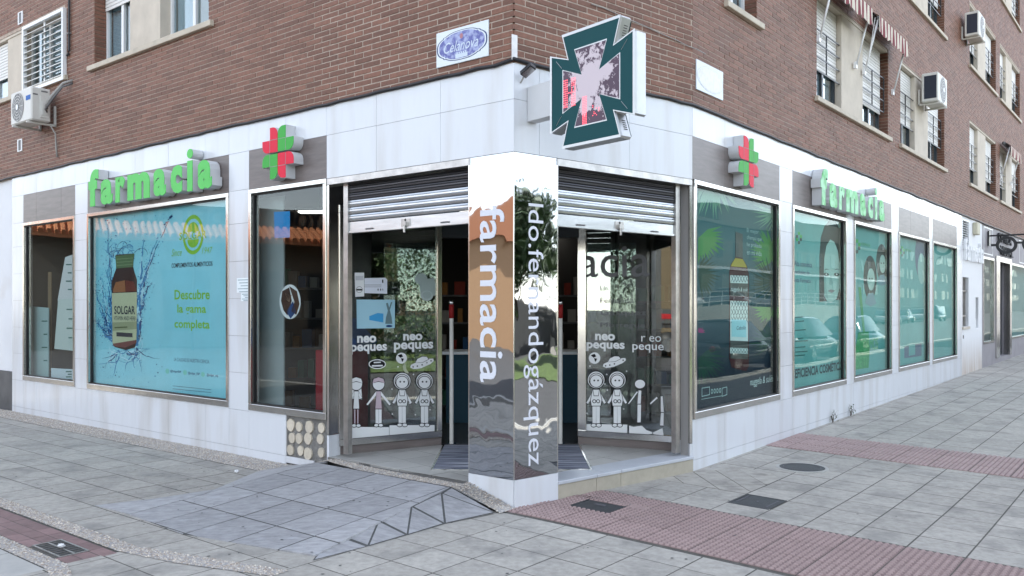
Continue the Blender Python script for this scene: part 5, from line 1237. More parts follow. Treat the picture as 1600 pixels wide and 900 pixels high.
figure(FSL, 'sticker of child astronaut in round helmet, left of the pair on left screen', astronaut(628.4, 595.5, 664))
figure(FSL, 'sticker of child astronaut nearest the door on left screen', astronaut(663.3, 595.5, 664))
figure(FSR, 'sticker of child astronaut nearest the door on right screen', astronaut(931.5, 593.5, 664.5))
figure(FSR, 'sticker of second child astronaut under the saucer on right screen', astronaut(964.5, 593.5, 664.5))
figure(FSR, 'half peeled sticker of thin figure with one long arm on right screen', [(limb(996, 612, 982, 631, 1, .8), None), (limb(1000, 610, 998.5, 632, 2.2, 2.6), None), (limb(999, 632, 998.5, 660, 2.8, 2.6), None), (pcircle(1000, 600, 8, 18, 6.8), None)])
figure(FSR, 'torn remnant of figure sticker near right frame', [(limb(1034, 619, 1035, 645, 1.6, 2.4), None), (limb(1035, 645, 1034, 665, 2.2, 2.8), None), (limb(1027, 621, 1016, 631, 1.4, 1), None)])
def decal(F, label, name='window_sticker', cat='sticker'):
    return thing(name, label, cat, F(.5, QS, .6))
def deco(F, label, items, cat='sticker'):
    t = None
    for k, (kind, *a) in enumerate(items):
        if t is None: t = decal(F, label, cat=cat)
        q = QS + .0004 * (k % 6)
        if kind == 'p': poly_px(F, a[0], q, a[1], a[2], t, .0001)
        elif kind == 't': text_px(F, a[0], a[1], a[2], a[3], a[4], q, a[5], 'lettering', t, bold=a[6] if len(a) > 6 else 0)
    return t
def star(x, y, r): return [(x + (r if k % 2 == 0 else r * .4) * math.sin(math.pi * k / 5), y - (r if k % 2 == 0 else r * .4) * math.cos(math.pi * k / 5)) for k in range(10)]
deco(FSL, 'white lettering sticker reading neo peques at left of left screen', [('t', 'neo', 558, 588, 524.5, 535.5, wht, .04), ('t', 'peques', 548, 604.5, 538, 553, wht, .03)])
deco(FSL, 'white lettering sticker reading neo peques at right of left screen', [('t', 'neo', 630, 660, 521.5, 532, wht, .04), ('t', 'peques', 615.5, 677, 534.5, 550, wht, .03)])
deco(FSR, 'white lettering sticker reading neo peques on right screen', [('t', 'neo', 930, 961, 521.5, 532, wht, .04), ('t', 'peques', 916.5, 976, 535, 549, wht, .03)])
deco(FSR, 'flaking white lettering sticker, letters missing, on right screen', [('t', 'r eo', 1002, 1033, 525, 534, wht, .0), ('t', 'peque', 988, 1037, 538, 551, wht, .01)])
def saucer(x0, x1, y0, y1):
    w, h = x1 - x0, y1 - y0; f = lambda u, v: (x0 + u * w, y0 + v * h)
    it = [('p', [f(*p) for p in ((0, .86), (.03, .66), (.28, .45), (.72, .2), (.97, .18), (1, .36), (.85, .6), (.45, .92), (.15, 1))], wht, 'hull'), ('p', [f(*p) for p in ((.2, .52), (.28, .2), (.5, .0), (.7, .02), (.8, .24), (.55, .48))], blk, 'dome_outline'), ('p', [f(*p) for p in ((.22, .5), (.3, .22), (.51, .03), (.69, .05), (.77, .23), (.54, .45))], wht, 'dome')]
    for u, v in ((.12, .82), (.3, .76), (.5, .66), (.7, .5), (.88, .36)): it.append(('p', pcircle(*f(u, v), 1.2, 10), blk, 'porthole'))
    return it
def globe(x, y, r): return [('p', pcircle(x, y, r), wht, 'disc'), ('p', [(x - r * .7, y - r * .5), (x, y - r * .75), (x + r * .3, y - r * .3), (x - r * .2, y - r * .05), (x - r * .35, y - r * .2)], blk, 'land'), ('p', [(x - r * .1, y), (x + r * .45, y + r * .1), (x + r * .2, y + r * .7), (x + r * .05, y + r * .5)], blk, 'land')]
deco(FSL, 'white flying saucer sticker above astronauts on left screen', saucer(641, 678, 556.5, 577)); deco(FSR, 'white flying saucer sticker above astronauts on right screen', saucer(942, 978, 556, 575))
deco(FSL, 'white earth globe sticker on left screen', globe(627.3, 559.6, 8.6)); deco(FSR, 'white earth globe sticker on right screen', globe(929, 559.5, 9))
deco(FSL, 'pale crescent moon sticker on left screen', [('p', [(633, 566), (629.5, 572), (630, 578), (634, 583), (639, 583), (635, 577), (634, 571)], flat('moon', (.45, .5, .35)), 'moon')])
deco(FSL, 'small oval badge sticker with white outline on left screen', [('p', pcircle(589.5, 569, 13.6, 28, 7.6), wht, 'ring'), ('p', pcircle(589.5, 569, 12.2, 28, 6.2), blk, 'field'), ('p', [(584, 565.5), (595, 565), (595, 567), (584, 567.5)], wht, 'print_line'), ('p', [(581, 570.5), (598, 570), (598, 572.5), (581, 573)], wht, 'print_line')])
deco(FSL, 'scattered tiny white star stickers on left screen', [('p', star(x, y, 1.7), wht, 'star') for x, y in ((619, 525), (612.5, 608), (646, 585), (622, 573), (613, 647), (640, 630), (649, 648), (636, 585), (672, 640), (656, 548))])
deco(FSR, 'scattered tiny white star stickers on right screen', [('p', star(x, y, 1.7), wht, 'star') for x, y in ((915.5, 607.5), (949, 609.5), (974.5, 639), (948, 585), (917, 646), (945, 600), (922, 572), (979, 580))])
deco(FSL, 'white bottom strip sticker under the left figures of left screen', [('p', [(547.5, 667), (608, 667.5), (608, 684), (547.5, 685)], wht, 'strip')]); deco(FSL, 'white bottom strip sticker under astronauts of left screen', [('p', [(608.6, 664.6), (679, 664), (679, 682.5), (608.6, 683.6)], wht, 'strip')])
deco(FSR, 'white bottom strip sticker under astronauts of right screen', [('p', [(913.5, 662.5), (980, 663.5), (980, 682), (913.5, 682)], wht, 'strip')]); deco(FSR, 'torn white bottom strip sticker at right of right screen', [('p', [(983, 665), (990, 667), (1003, 665), (1010, 672), (1019, 675), (1019, 678), (995, 679.5), (983, 681)], wht, 'strip'), ('p', [(1020, 676), (1035, 669), (1037, 680), (1021, 678.5)], wht, 'strip')])
deco(FSL, 'upright white notice sheet on left screen', [('p', [(554, 426), (569, 426), (569, 463), (555, 464)], wht, 'sheet'), ('p', pcircle(561.5, 452.5, 5, 20), blk, 'stamp'), ('p', pcircle(561.5, 452.5, 4.5, 20), wht, 'stamp'), ('p', [(557, 451.5), (566, 451.5), (566, 454), (557, 454)], blk, 'stamp'), ('p', [(555.5, 431), (568, 431), (568, 438), (555.5, 438)], flat('print_light', (.55, .57, .6)), 'print_block')], 'notice')
deco(FSL, 'wide white notice card on left screen', [('p', [(569.5, 434.5), (602, 434), (605, 437), (605, 459), (569.5, 458)], flat('card', (.70, .74, .82)), 'sheet'), ('p', [(569.5, 445), (596, 445), (596, 445.6), (569.5, 445.6)], blk, 'rule'), ('p', [(569.5, 448), (596, 448), (596, 448.5), (569.5, 448.5)], blk, 'rule'), ('p', [(597, 437), (599, 437), (599, 442), (597, 442)], blk, 'mark'), ('p', [(590, 451), (591.5, 451), (591.5, 454), (590, 454)], blk, 'mark'), ('p', [(594, 451), (595.5, 451), (595.5, 454), (594, 454)], blk, 'mark'), ('p', [(597.5, 451), (599, 451), (599, 454), (597.5, 454)], blk, 'mark')], 'notice')
deco(FSL, 'pale blue product poster with crossed tubes on left screen', [('p', [(557, 468), (617, 468.5), (617, 512.5), (557.5, 513.5)], flat('paleblue', (.36, .60, .70)), 'sheet'), ('p', [(577, 494), (590, 489), (599, 490), (599, 504), (577, 500)], flat('blueblock', (.06, .33, .62)), 'block'), ('p', [(603, 474), (606, 473), (609, 484), (612, 496), (613, 506), (602, 506), (603, 496), (606, 486)], flat('tubegrey', (.14, .22, .24)), 'tube'), ('p', [(613, 472), (611, 472), (607, 484), (605, 488), (608, 488)], flat('tubegrey', (.14, .22, .24)), 'tube'), ('p', pcircle(608, 509.5, 5, 20, 1.8), navy, 'seal')], 'poster')
deco(FSL, 'cluster of pale round frosted stickers on left screen', [('p', pcircle(658, 436, 10, 24, 9), flat('frost', (.42, .52, .50)), 'spot'), ('p', [(655, 438), (678, 434), (681, 445), (680, 462), (657, 462)], flat('frost', (.42, .52, .5)), 'spot'), ('p', pcircle(667, 462, 9.5, 24, 8), flat('frost2', (.5, .6, .58)), 'spot'), ('p', pcircle(667, 461, 7, 24, 5.6), flat('frost', (.42, .52, .5)), 'spot')])
deco(FSR, 'dark grey lettering ending in acia on right glass screen', [('t', 'acia', 906, 1015.5, 385, 433, flat('greyvinyl', (.17, .175, .18)), .0), ('t', 'Ldo.', 938, 952, 446, 454, flat('greyvinyl', (.17, .175, .18))), ('t', 'Fernando', 938, 990, 465, 473.5, flat('greyvinyl', (.17, .175, .18))), ('t', 'Gázquez', 938, 1010, 484, 495, flat('greyvinyl', (.17, .175, .18))), ('t', 'Mostegue', 938, 1008, 504, 514, flat('greyvinyl', (.17, .175, .18)))], 'lettering')
t = thing('wall_notice', 'two small printed notices taped to white pilaster beside tall window', 'notice', L(4.06, .002, 1.8))
def notice(x0, x1, y0, y1):
    q = .0025; s0, zt = L.px(x0, y0, q); s1, zb = L.px(x1, y1, q); m = MB(); m.box(L, s1, s0, .001, q, zb, zt); p = m.build('sheet', flat('paper', (.78, .84, .86)), t)
    n = 5
    for k in range(n):
        z = zt - (zt - zb) * (k + .7) / n; m = MB(); m.box(L, s1 + .02, s0 - .02 - .03 * (k % 3), q, q + .0006, z - .0035, z + .0035); m.build('print_line', flat('print_slate', (.12, .2, .25)), p)
notice(370, 389, 434.5, 457); notice(376.5, 389, 458, 470.5)
# tall left window contents
QG = -.05
def one(o, label, cat): o['label'] = label; o['category'] = cat; return o
s0, z0 = L.px(399, 300, -.25); s1, _ = L.px(443, 300, -.25)
m = MB(); m.box(L, s1, s0, -.27, -.25, .6, 3.05); one(m.build('divider_screen', flat('panel_grey', (.28, .33, .33))), 'pale grey upright panel inside the tall left window', 'panel')
t = thing('window_sticker', 'oval sticker with dark haired figure print inside the tall window', 'sticker', L(3.2, QG, 1.6)); oval(L, 453, 471.5, 16.5, 27, QG - .004, flat('print_white', (.6, .6, .6)), 'oval', t); 
for P, mt in (([(441, 455), (452, 449), (456, 470), (449, 493), (443, 485), (439, 470)], 'bottle_brown'), ([(452, 447), (464, 455), (468, 475), (463, 492), (455, 486), (460, 472)], 'hair_brown'), ([(446, 458), (456, 461), (452, 472), (446, 468)], 'skin_print'), ([(447, 487), (458, 470), (462, 488), (454, 498)], 'print_navy')):
    flat('hair_brown', (.05, .02, .012)); flat('skin_print', (.4, .26, .18)); poly_px(L, P, QG - .003, M[mt], 'print', t, .0004)
t = thing('window_sticker', 'square blue sticker high inside the tall window', 'sticker', L(3.35, QG, 2.5)); poly_px(L, [(428, 331), (453, 330), (453, 371), (429, 372)], QG - .003, flat('sticker_blue', (.02, .24, .55)), 'square', t, .0005)
m = MB(); m.box(L, 2.72, 3.3, -.75, -.45, .2, 1.25); one(m.build('promo_display', flat('promo_red', (.22, .008, .015)), None, bevel=.01), 'red cardboard display inside the tall left window', 'display')
m = MB(); m.prism([L(3.2, -.5, 1.25), L(2.75, -.5, 1.25), L(2.62, -.5, 1.35), L(3.0, -.5, 1.62)], -nL * .3); one(m.build('toy_house_roof', flat('promo_blue', (.015, .06, .22))), 'blue sloping cardboard roof above the red display', 'display')
# boards in the small left window
for label, P, q, mt in (('pale teal display board with faint lettering in the leftmost window', [(44, 478), (77, 481), (77, 592), (44, 588)], -.20, (.30, .44, .44)), ('tall leaning white price board in the leftmost window', [(103, 402), (114, 398), (115, 470), (91, 470)], -.24, (.55, .60, .60)), ('white price board with green print in the leftmost window', [(92, 468), (116, 466), (116, 548), (86, 545)], -.18, (.48, .58, .55)), ('small white card standing at bottom of leftmost window', [(81, 575), (115, 577), (115, 598), (81, 594)], -.16, (.5, .62, .66)), ('tan upright board in the leftmost window', [(76, 425), (81, 425), (81, 580), (76, 580)], -.3, (.20, .15, .09))):
    t = thing('display_board', label, 'board', L(9.3, q, .6), 'boards in the leftmost window'); nm = 'board_%g_%g' % (mt[0], mt[2])
    poly_px(L, P, q, flat(nm, mt), 'board', t, .012)
    xs = [p[0] for p in P]; ys = [p[1] for p in P]
    if max(xs) - min(xs) > 12:
        for k in range(4):
            y = min(ys) + (max(ys) - min(ys)) * (.2 + .18 * k); poly_px(L, [(max(xs) - 12 + (k % 2) * 3, y), (max(xs) - 3, y), (max(xs) - 3, y + 2), (max(xs) - 12 + (k % 2) * 3, y + 2)], q + .014, flat('board_print', (.02, .12, .10)), 'print_line', t, .0005)
# ================================================================== neighbours on the ground floor
nb = thing('neighbour_wall', 'white painted wall with dark plinth at far left beside the pharmacy', 'wall', L(11.6, -.1, 0))
m = MB(); m.box(L, 10.695, LEND, -.3, -.03, .66, ZB - .003); m.build('painted_wall', M['paint_wall'], nb)
m = MB(); m.box(L, 10.695, LEND, -.3, -.015, -.05, .655); m.build('plinth', M['plinth'], nb)
hw = thing('service_wall', 'stained white wall with vents and serving hatch between pharmacy and optician', 'wall', R(15, -.1, 0.1))
hz = .2
m = MB()
for a, b, c, d in rect_minus((13.785, 16.33, -.02, ZB - .003), [(13.9, 14.62, 1.26, 2.44), (15.5, 15.86, 1.2, 1.97), (13.9, 14.7, 3.02, 3.82)]): m.box(R, a, b, -.3, -.012, c, d)
def stained():
    mt, n, l, b = nmat('stained_white'); b.inputs['Roughness'].default_value = .65
    ge = n.new('ShaderNodeNewGeometry'); sx_ = n.new('ShaderNodeSeparateXYZ'); l.new(ge.outputs['Position'], sx_.inputs[0])
    mp = n.new('ShaderNodeMapping'); mp.inputs['Scale'].default_value = (4, 4, .6); l.new(ge.outputs['Position'], mp.inputs[0]); t = n.new('ShaderNodeTexNoise'); t.inputs['Scale'].default_value = 2.2; t.inputs['Detail'].default_value = 5; l.new(mp.outputs[0], t.inputs['Vector'])
    mr = n.new('ShaderNodeMapRange'); mr.inputs[1].default_value = 1.0; mr.inputs[2].default_value = .15; l.new(sx_.outputs[2], mr.inputs[0])
    mu = n.new('ShaderNodeMath'); mu.operation = 'MULTIPLY'; l.new(mr.outputs[0], mu.inputs[0]); l.new(t.outputs['Fac'], mu.inputs[1])
    mx = n.new('ShaderNodeMix'); mx.data_type = 'RGBA'; mx.inputs['A'].default_value = (.72, .73, .74, 1); mx.inputs['B'].default_value = (.34, .22, .11, 1); l.new(mu.outputs[0], mx.inputs['Factor']); l.new(mx.outputs['Result'], b.inputs['Base Color']); return mt
m.build('painted_wall', stained(), hw, fixn=False)
def louvre(par, F, a, b, z0, z1, q, n, mat='pvc'):
    f = MB()
    for r in ((a, b, z0, z0 + .03), (a, b, z1 - .03, z1), (a, a + .03, z0 + .03, z1 - .03), (b - .03, b, z0 + .03, z1 - .03)): f.box(F, r[0], r[1], q - .06, q + .01, r[2], r[3])
    lv = f.build('louvre', M[mat], par); bk = MB(); bk.box(F, a, b, q - .09, q - .07, z0, z1); bk.build('shadow_box', M['black'], lv)
    for k in range(n):
        z = z0 + .04 + (z1 - z0 - .08) * k / n; s = MB(); s.hexa([F(a + .03, q - .04, z + .03), F(b - .03, q - .04, z + .03), F(b - .03, q, z), F(a + .03, q, z), F(a + .03, q - .04, z + .036), F(b - .03, q - .04, z + .036), F(b - .03, q, z + .006), F(a + .03, q, z + .006)]); s.build('slat', M[mat], lv)
louvre(hw, R, 13.9, 14.7, 3.02, 3.82, -.02, 13)
m = MB(); m.box(R, 13.9, 14.62, -.14, -.1, 1.26, 2.44); hatch = m.build('hatch', flat('hatch_dark', (.05, .045, .04)), hw)
for k in range(4): m = MB(); m.box(R, 13.98 + k * .17, 14.02 + k * .17, -.09, -.06, 1.26, 2.44); m.build('bar', M['steel_rough'], hatch)
m = MB()
for z in (1.5, 2.1): m.box(R, 13.9, 14.62, -.06, -.05, z, z + .03)
m.build('cross_bar', M['steel_rough'], hatch)
m = MB(); m.box(R, 13.86, 14.66, -.12, .02, 1.2, 1.258); m.build('hatch_sill', M['cream'], hw)
m = MB(); m.box(R, 15.5, 15.86, -.1, -.08, 1.2, 1.97); m.build('night_slot', M['black'], hw); m = MB(); m.box(R, 15.52, 15.84, -.08, -.06, 1.22, 1.42); m.build('slot_shelf', M['pvc'], hw)
m = MB(); m.box(R, 13.95, 14.05, -.012, -.008, .98, 1.06); m.build('lock_plate', M['black'], hw)
t = thing('farmacia_letters', 'small white raised letters reading farmacia on service wall', 'sign', R(15, 0, 2.9))
chs = 'farmacia'; wds = [.23, .3, .22, .46, .3, .28, .14, .3]; x = 13.95; tot = sum(wds); sc_ = (16.25 - 13.95) / (tot + .05 * 7)
for ch, w in zip(chs, wds): text_fit(ch, R(x, -.01, 2.84 if ch != 'f' else 2.84), R.right(), (0, 0, 1), w * sc_ * .93, .36 if ch not in 'fi' else .52, R.n, flat('letter_white', (.78, .79, .80)), 'letter', t, bold=.02, depth=.06); x += (w + .05) * sc_
m = MB(); m.box(R, 15.1, 15.45, -.012, .1, 3.52, 3.82); one(m.build('alarm_box', flat('alarm_cream', (.55, .52, .40)), None, bevel=.02), 'cream alarm siren box on service wall near the louvres', 'alarm')
# optician
op = thing('optician_front', 'optician shop front with steel door frame at far right', 'shop front', R(20, -.1, .3))
OPH = [(16.5, 18.1, .75, 3.05), (18.85, 20.6, .3, 3.1), (20.95, 26.5, .75, 3.05)]
m = MB()
for a, b, c, d in rect_minus((16.335, 27, -.02, ZB - .003), OPH): m.box(R, a, b, -.3, -.015, c, d)
m.build('stone_wall', principled('lilac_stone', (.26, .245, .26), .6, noise=.12, nscale=3), op, fixn=False)
for a, b, z0, z1 in (OPH[0], OPH[2]):
    f = MB()
    for r in ((a, b, z0, z0 + .06), (a, b, z1 - .06, z1), (a, a + .06, z0 + .06, z1 - .06), (b - .06, b, z0 + .06, z1 - .06)): f.box(R, r[0], r[1], -.1, .0, r[2], r[3])
    w = f.build('window', M['steel'], op); g = MB(); g.box(R, a + .06, b - .06, -.05, -.045, z0 + .06, z1 - .06); g.build('pane', M['glass_r'], w); bk = MB(); bk.box(R, a, b, -.32, -.28, z0, z1); bk.build('shop_blind', flat('optic_teal', (.10, .22, .23)), w)
f = MB()
for r in ((18.3, 18.85, .3, 3.14), (20.6, 20.9, .3, 3.14), (18.85, 20.6, 3.0, 3.14)): f.box(R, r[0], r[1], -.15, .02, r[2], r[3])
dr = f.build('door_frame', M['steel'], op); m = MB(); m.box(R, 18.85, 20.6, -.28, -.2, .25, 3.0); m.build('door', M['alu_dark'], dr)
for a, b in ((16.6, 17.9), (22.6, 23.9)): louvre(op, R, a, b, 3.12, 3.84, -.02, 12)
for tx, z, s0 in (('OPTICA', 3.55, 18.5), ('VISUAL', 3.2, 18.8)): text_fit(tx, R(s0, .0, z), R.right(), (0, 0, 1), 2.2, .26, R.n, flat('letter_black', (.03, .03, .035)), 'lettering', op, depth=.05)
gs = thing('glasses_sign', 'black hanging sign shaped like a pair of spectacles on bracket', 'sign', R(17.2, .5, 3.1))
FG = Frame(R(17.2, 0, 0), nR, -uR)
m = MB(); m.tube([FG(0, 0, 3.62), FG(1.45, 0, 3.62)], .022, 8); m.build('bracket_bar', M['black_metal'], gs); m = MB(); m.box(FG, 0, .03, -.1, .1, 3.35, 3.75); m.build('wall_plate', M['black_metal'], gs)
for cx in (.42, 1.02):
    m = MB(); n = 32
    for k in range(n):
        a, b = 2 * math.pi * k / n, 2 * math.pi * (k + 1) / n; P = lambda r, an, q: FG(cx + r * math.cos(an), q, 3.36 + r * .92 * math.sin(an))
        for q in (-.03, .03): m.quad(P(.25, a, q), P(.25, b, q), P(.17, b, q), P(.17, a, q))
        m.quad(P(.25, a, -.03), P(.25, b, -.03), P(.25, b, .03), P(.25, a, .03)); m.quad(P(.17, a, -.03), P(.17, b, -.03), P(.17, b, .03), P(.17, a, .03))
    m.build('rim', M['black_metal'], gs); m = MB(); m.tube([FG(cx + .1, 0, 3.58), FG(cx + .1, 0, 3.62)], .015, 6); m.build('hanger', M['black_metal'], gs)
m = MB(); m.box(FG, .645, .795, -.03, .03, 3.38, 3.44); m.build('bridge', M['black_metal'], gs); m = MB(); m.box(FG, .06, .19, -.03, .03, 3.34, 3.40); m.box(FG, 1.25, 1.38, -.03, .03, 3.34, 3.40); m.build('hinge', M['black_metal'], gs)
# weeds
random.seed(9)
for px, py, lab in ((1298, 650, 'small dry weed growing at the wall foot under second right window'), (1326, 640, 'small dry weed at wall foot under the third right window')):
    s, _ = R.px(px, py); p = R(s, .03, 0); p.z = gz(p); t = thing('weed', lab, 'plant', p, 'weeds at the wall foot')
    st = MB()
    for k in range(5): st.tube([p, p + Vector((random.uniform(-.04, .04), random.uniform(-.04, .04), random.uniform(.06, .12))), p + Vector((random.uniform(-.05, .05), random.uniform(-.05, .05), random.uniform(.12, .22)))], [.004, .003, .001], 4)
    st.build('stem', M['bark'], t); lf = MB()
    for k in range(40):
        c = p + Vector((random.gauss(0, .035), random.gauss(0, .035), random.uniform(.02, .19))); a = Vector((random.gauss(0, 1), random.gauss(0, 1), random.gauss(0, 1))).normalized() * .016; b = a.cross(Vector((random.random(), random.random(), 1))).normalized() * .008; lf.quad(c - a, c + b, c + a, c - b)
    lf.build('leaves', M['leaf'], t, fixn=False)
# ================================================================== shop interior
ins = MB()
ip = [L(10.5, -.3, 0), SLa + Vector((-.3, .3, 0)), SLb + Vector((0, .1, 0)), SRa + Vector((0, .1, 0)), SRb + Vector((.2, .3, 0)), R(13.5, -.3, 0), R(13.5, -6.5, 0), R(4, -6.5, 0), L(4, -6.5, 0), L(10.5, -6.5, 0)]
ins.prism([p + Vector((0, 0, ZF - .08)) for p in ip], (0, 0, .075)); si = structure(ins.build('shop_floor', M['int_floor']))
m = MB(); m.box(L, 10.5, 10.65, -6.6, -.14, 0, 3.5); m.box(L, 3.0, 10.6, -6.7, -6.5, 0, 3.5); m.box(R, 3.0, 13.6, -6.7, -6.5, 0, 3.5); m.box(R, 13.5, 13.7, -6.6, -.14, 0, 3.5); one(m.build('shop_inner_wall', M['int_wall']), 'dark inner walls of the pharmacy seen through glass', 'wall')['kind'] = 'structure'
for k, (x, y) in enumerate(((-.55, 11.2), (.6, 11.6), (-.2, 13.2), (-2.6, 11.4), (1.9, 12.4), (.5, 14.8))):
    t = thing('ceiling_lamp', ('glowing ceiling lamp panel inside pharmacy ' + ('left of the door line', 'right of the door line', 'behind the column', 'behind the tall left window', 'behind the right screen', 'deep in the shop')[k]), 'ceiling lamp', (x, y, 3.0), 'ceiling lamps in the pharmacy')
    m = MB(); m.box(W2, x - .3, x + .3, y - .08, y + .08, 3.03, 3.05); m.build('diffuser', M['lamp'], t); m = MB(); m.box(W2, x - .33, x + .33, y - .11, y + .11, 3.05, 3.08); m.build('housing', M['pvc'], t); m = MB(); m.tube([(x, y, 3.07), (x, y, 3.44)], .008, 6); m.build('hanger', M['pvc'], t)
random.seed(33)
def shelf(label, x0, x1, y, z1, boxes):
    t = thing('shelf_unit', label, 'shelf', ((x0 + x1) / 2, y, ZF), 'shelves in the pharmacy')
    for x in (x0, x1 - .03): m = MB(); m.box(W2, x, x + .03, y, y + .35, ZF, z1); m.build('upright', flat('shelf_dark', (.03, .03, .03)), t)
    n = 5
    for k in range(n):
        z = ZF + .1 + (z1 - ZF - .3) * k / (n - 1); m = MB(); m.box(W2, x0 + .03, x1 - .03, y, y + .35, z, z + .025); m.build('board', flat('shelf_grey', (.08, .08, .08)), t)
        x = x0 + .06; nth = 0
        while boxes and x < x1 - .2:
            w, h = random.uniform(.07, .16), random.uniform(.12, .28); c = random.choice(((.15, .02, .012), (.2, .2, .19), (.02, .06, .13), (.18, .08, .02), (.04, .13, .08), (.19, .17, .15)))
            m = MB(); m.box(W2, x, x + w, y + .03, y + .2, z + .025, z + .025 + h); o = m.build('product_box', flat('box_%g' % c[0], c)); o['label'] = {.15: 'red', .2: 'white', .02: 'blue', .18: 'orange', .04: 'green', .19: 'beige'}[c[0]] + ' carton, ' + {-1.5: 'shelf left of column', .35: 'shelf right of column', -3.6: 'shelf behind tall window', 1.7: 'shelf behind right screen'}[x0] + ', ' + ('bottom', 'second', 'middle', 'fourth', 'top')[k] + ' board, ' + ('leftmost', 'second', 'third', 'fourth', 'fifth', 'sixth', 'seventh', 'eighth', 'ninth', 'tenth', 'eleventh', 'twelfth')[nth]; nth += 1; o['category'] = 'box'; o['group'] = 'cartons on pharmacy shelves'; x += w + random.uniform(.01, .12)
shelf('dark shelf unit with cartons seen through the open door left of column', -1.5, -.3, 12.4, 2.1, True); shelf('dark shelf unit with cartons seen through the open door right of column', .35, 1.5, 12.6, 2.1, True); shelf('dark shelf unit behind the tall left window', -3.6, -2.3, 12.0, 2.2, True); shelf('shelf unit with cartons behind right glass screen', 1.7, 2.9, 11.6, 2.0, True)
t = thing('counter', 'low dark service counter inside the pharmacy behind the door', 'counter', (.0, 11.4, ZF)); m = MB(); m.box(W2, -.9, .9, 11.4, 11.9, ZF, 1.1); m.build('front', flat('counter_blue', (.03, .07, .1)), t); m = MB(); m.box(W2, -.95, .95, 11.35, 11.95, 1.1, 1.14); m.build('top', M['pvc'], t)
# ================================================================== surroundings seen in the glass and the steel
def mirror(F, p):
    p = Vector(p); return p - F.n * (2 * (p - F.o).dot(F.n))
def vpt(x, Y): return Vector(((x - 800) / FPX * Y, Y, 0))
def building(name, label, F, w, d, h, wall, roofcol, wins, cat='building'):
    t = thing(name, label, cat, F(w / 2, -d / 2, -.13)); m = MB(); m.box(F, 0, w, -d, 0, -.13, h); m.build('wall', wall, t)
    for a, b, z0, z1, mt in wins:
        m = MB(); m.box(F, a, b, -.02, .03, z0, z1); wd = m.build('window', M['alu_dark'] if mt == 0 else M['pvc'], t); m = MB(); m.box(F, a + .08, b - .08, .03, .04, z0 + .08, z1 - .08); m.build('pane', flat('far_pane', (.03, .04, .05), .1), wd)
    return t
# low shop with lettering across the left street
A_, B_ = mirror(L, vpt(40, 34.5)), mirror(L, vpt(640, 43)); u_ = (B_ - A_).normalized(); n_ = Vector((u_.y, -u_.x, 0)); n_ = n_ if n_.dot(K - A_) > 0 else -n_
FD = Frame(A_, u_, n_); wD = (B_ - A_).length
dt = building('wholesale_shop', 'beige shop with tiled canopy and large dark lettering across the left street', FD, wD, 9, 6.3, principled('beige_render', (.21, .185, .15), .8, noise=.05), None, [(2 + k * 3.2, 4 + k * 3.2, .6, 3.4, 0) for k in range(int(wD / 3.2) - 1)])
m = MB(); m.hexa([FD(-.3, 0, 4.9), FD(wD + .3, 0, 4.9), FD(wD + .3, 1.6, 4.55), FD(-.3, 1.6, 4.55), FD(-.3, 0, 5.35), FD(wD + .3, 0, 5.35), FD(wD + .3, 1.6, 4.7), FD(-.3, 1.6, 4.7)]); cn = m.build('canopy', principled('terracotta', (.52, .20, .09), .8, noise=.15, nscale=4), dt)
k = 0; s = -.2
while s < wD:
    m = MB(); m.tube([FD(s, .02, 5.40), FD(s, 1.65, 4.76)], .11, 6); m.build('roof_tile', cn.data.materials[0], cn); s += .3
for tx, x0, x1, yt, yb in (('DETALL', 205, 347, 323, 351), ('MAYOR', 437, 535, 334, 361)):
    P0, P1 = mirror(L, vpt(x1, 40)), mirror(L, vpt(x0, 37)); 
    def hit(x):                              # where the reflected sight line meets the facade
        o = mirror(L, (0, 0, 0)); d = mirror(L, vpt(x, 10)) - o; tt = (FD.o - o).dot(FD.n) / d.dot(FD.n); p = o + d * tt; return (p - FD.o).dot(FD.u), (tt * 10)
    sa, Ya = hit(x0); sb, Yb = hit(x1); Ym = (Ya + Yb) / 2; za = CZ + (HOR - yb) / FPX * Ym; zb = CZ + (HOR - yt) / FPX * Ym
    lft = FD.right(); a_ = min(sa, sb) if not FD.flip else max(sa, sb)
    text_fit(tx, FD(a_, .02, za), lft, (0, 0, 1), abs(sa - sb), zb - za, FD.n, flat('far_letters', (.02, .02, .022)), 'lettering', dt, bold=.03, depth=.05)
# salmon gabled building to the left, seen in the steel
FO = Frame((-30, -11.5, 0), (0, 1, 0), (1, 0, 0))
ob = building('salmon_house', 'salmon rendered house with gabled roof left of the junction', FO, 17, 10, 4.9, principled('salmon_render', (.48, .29, .16), .85, noise=.06), None, [(2 + k * 4, 3.4 + k * 4, z, z + 1.6, 1) for k in range(4) for z in (1.2,)])
m = MB(); m.prism([FO(-.4, .5, 4.87), FO(8.5, .5, 7.6), FO(17.4, .5, 4.87)], FO.n * -11); m.build('roof', principled('terracotta_roof', (.45, .19, .10), .8), ob)
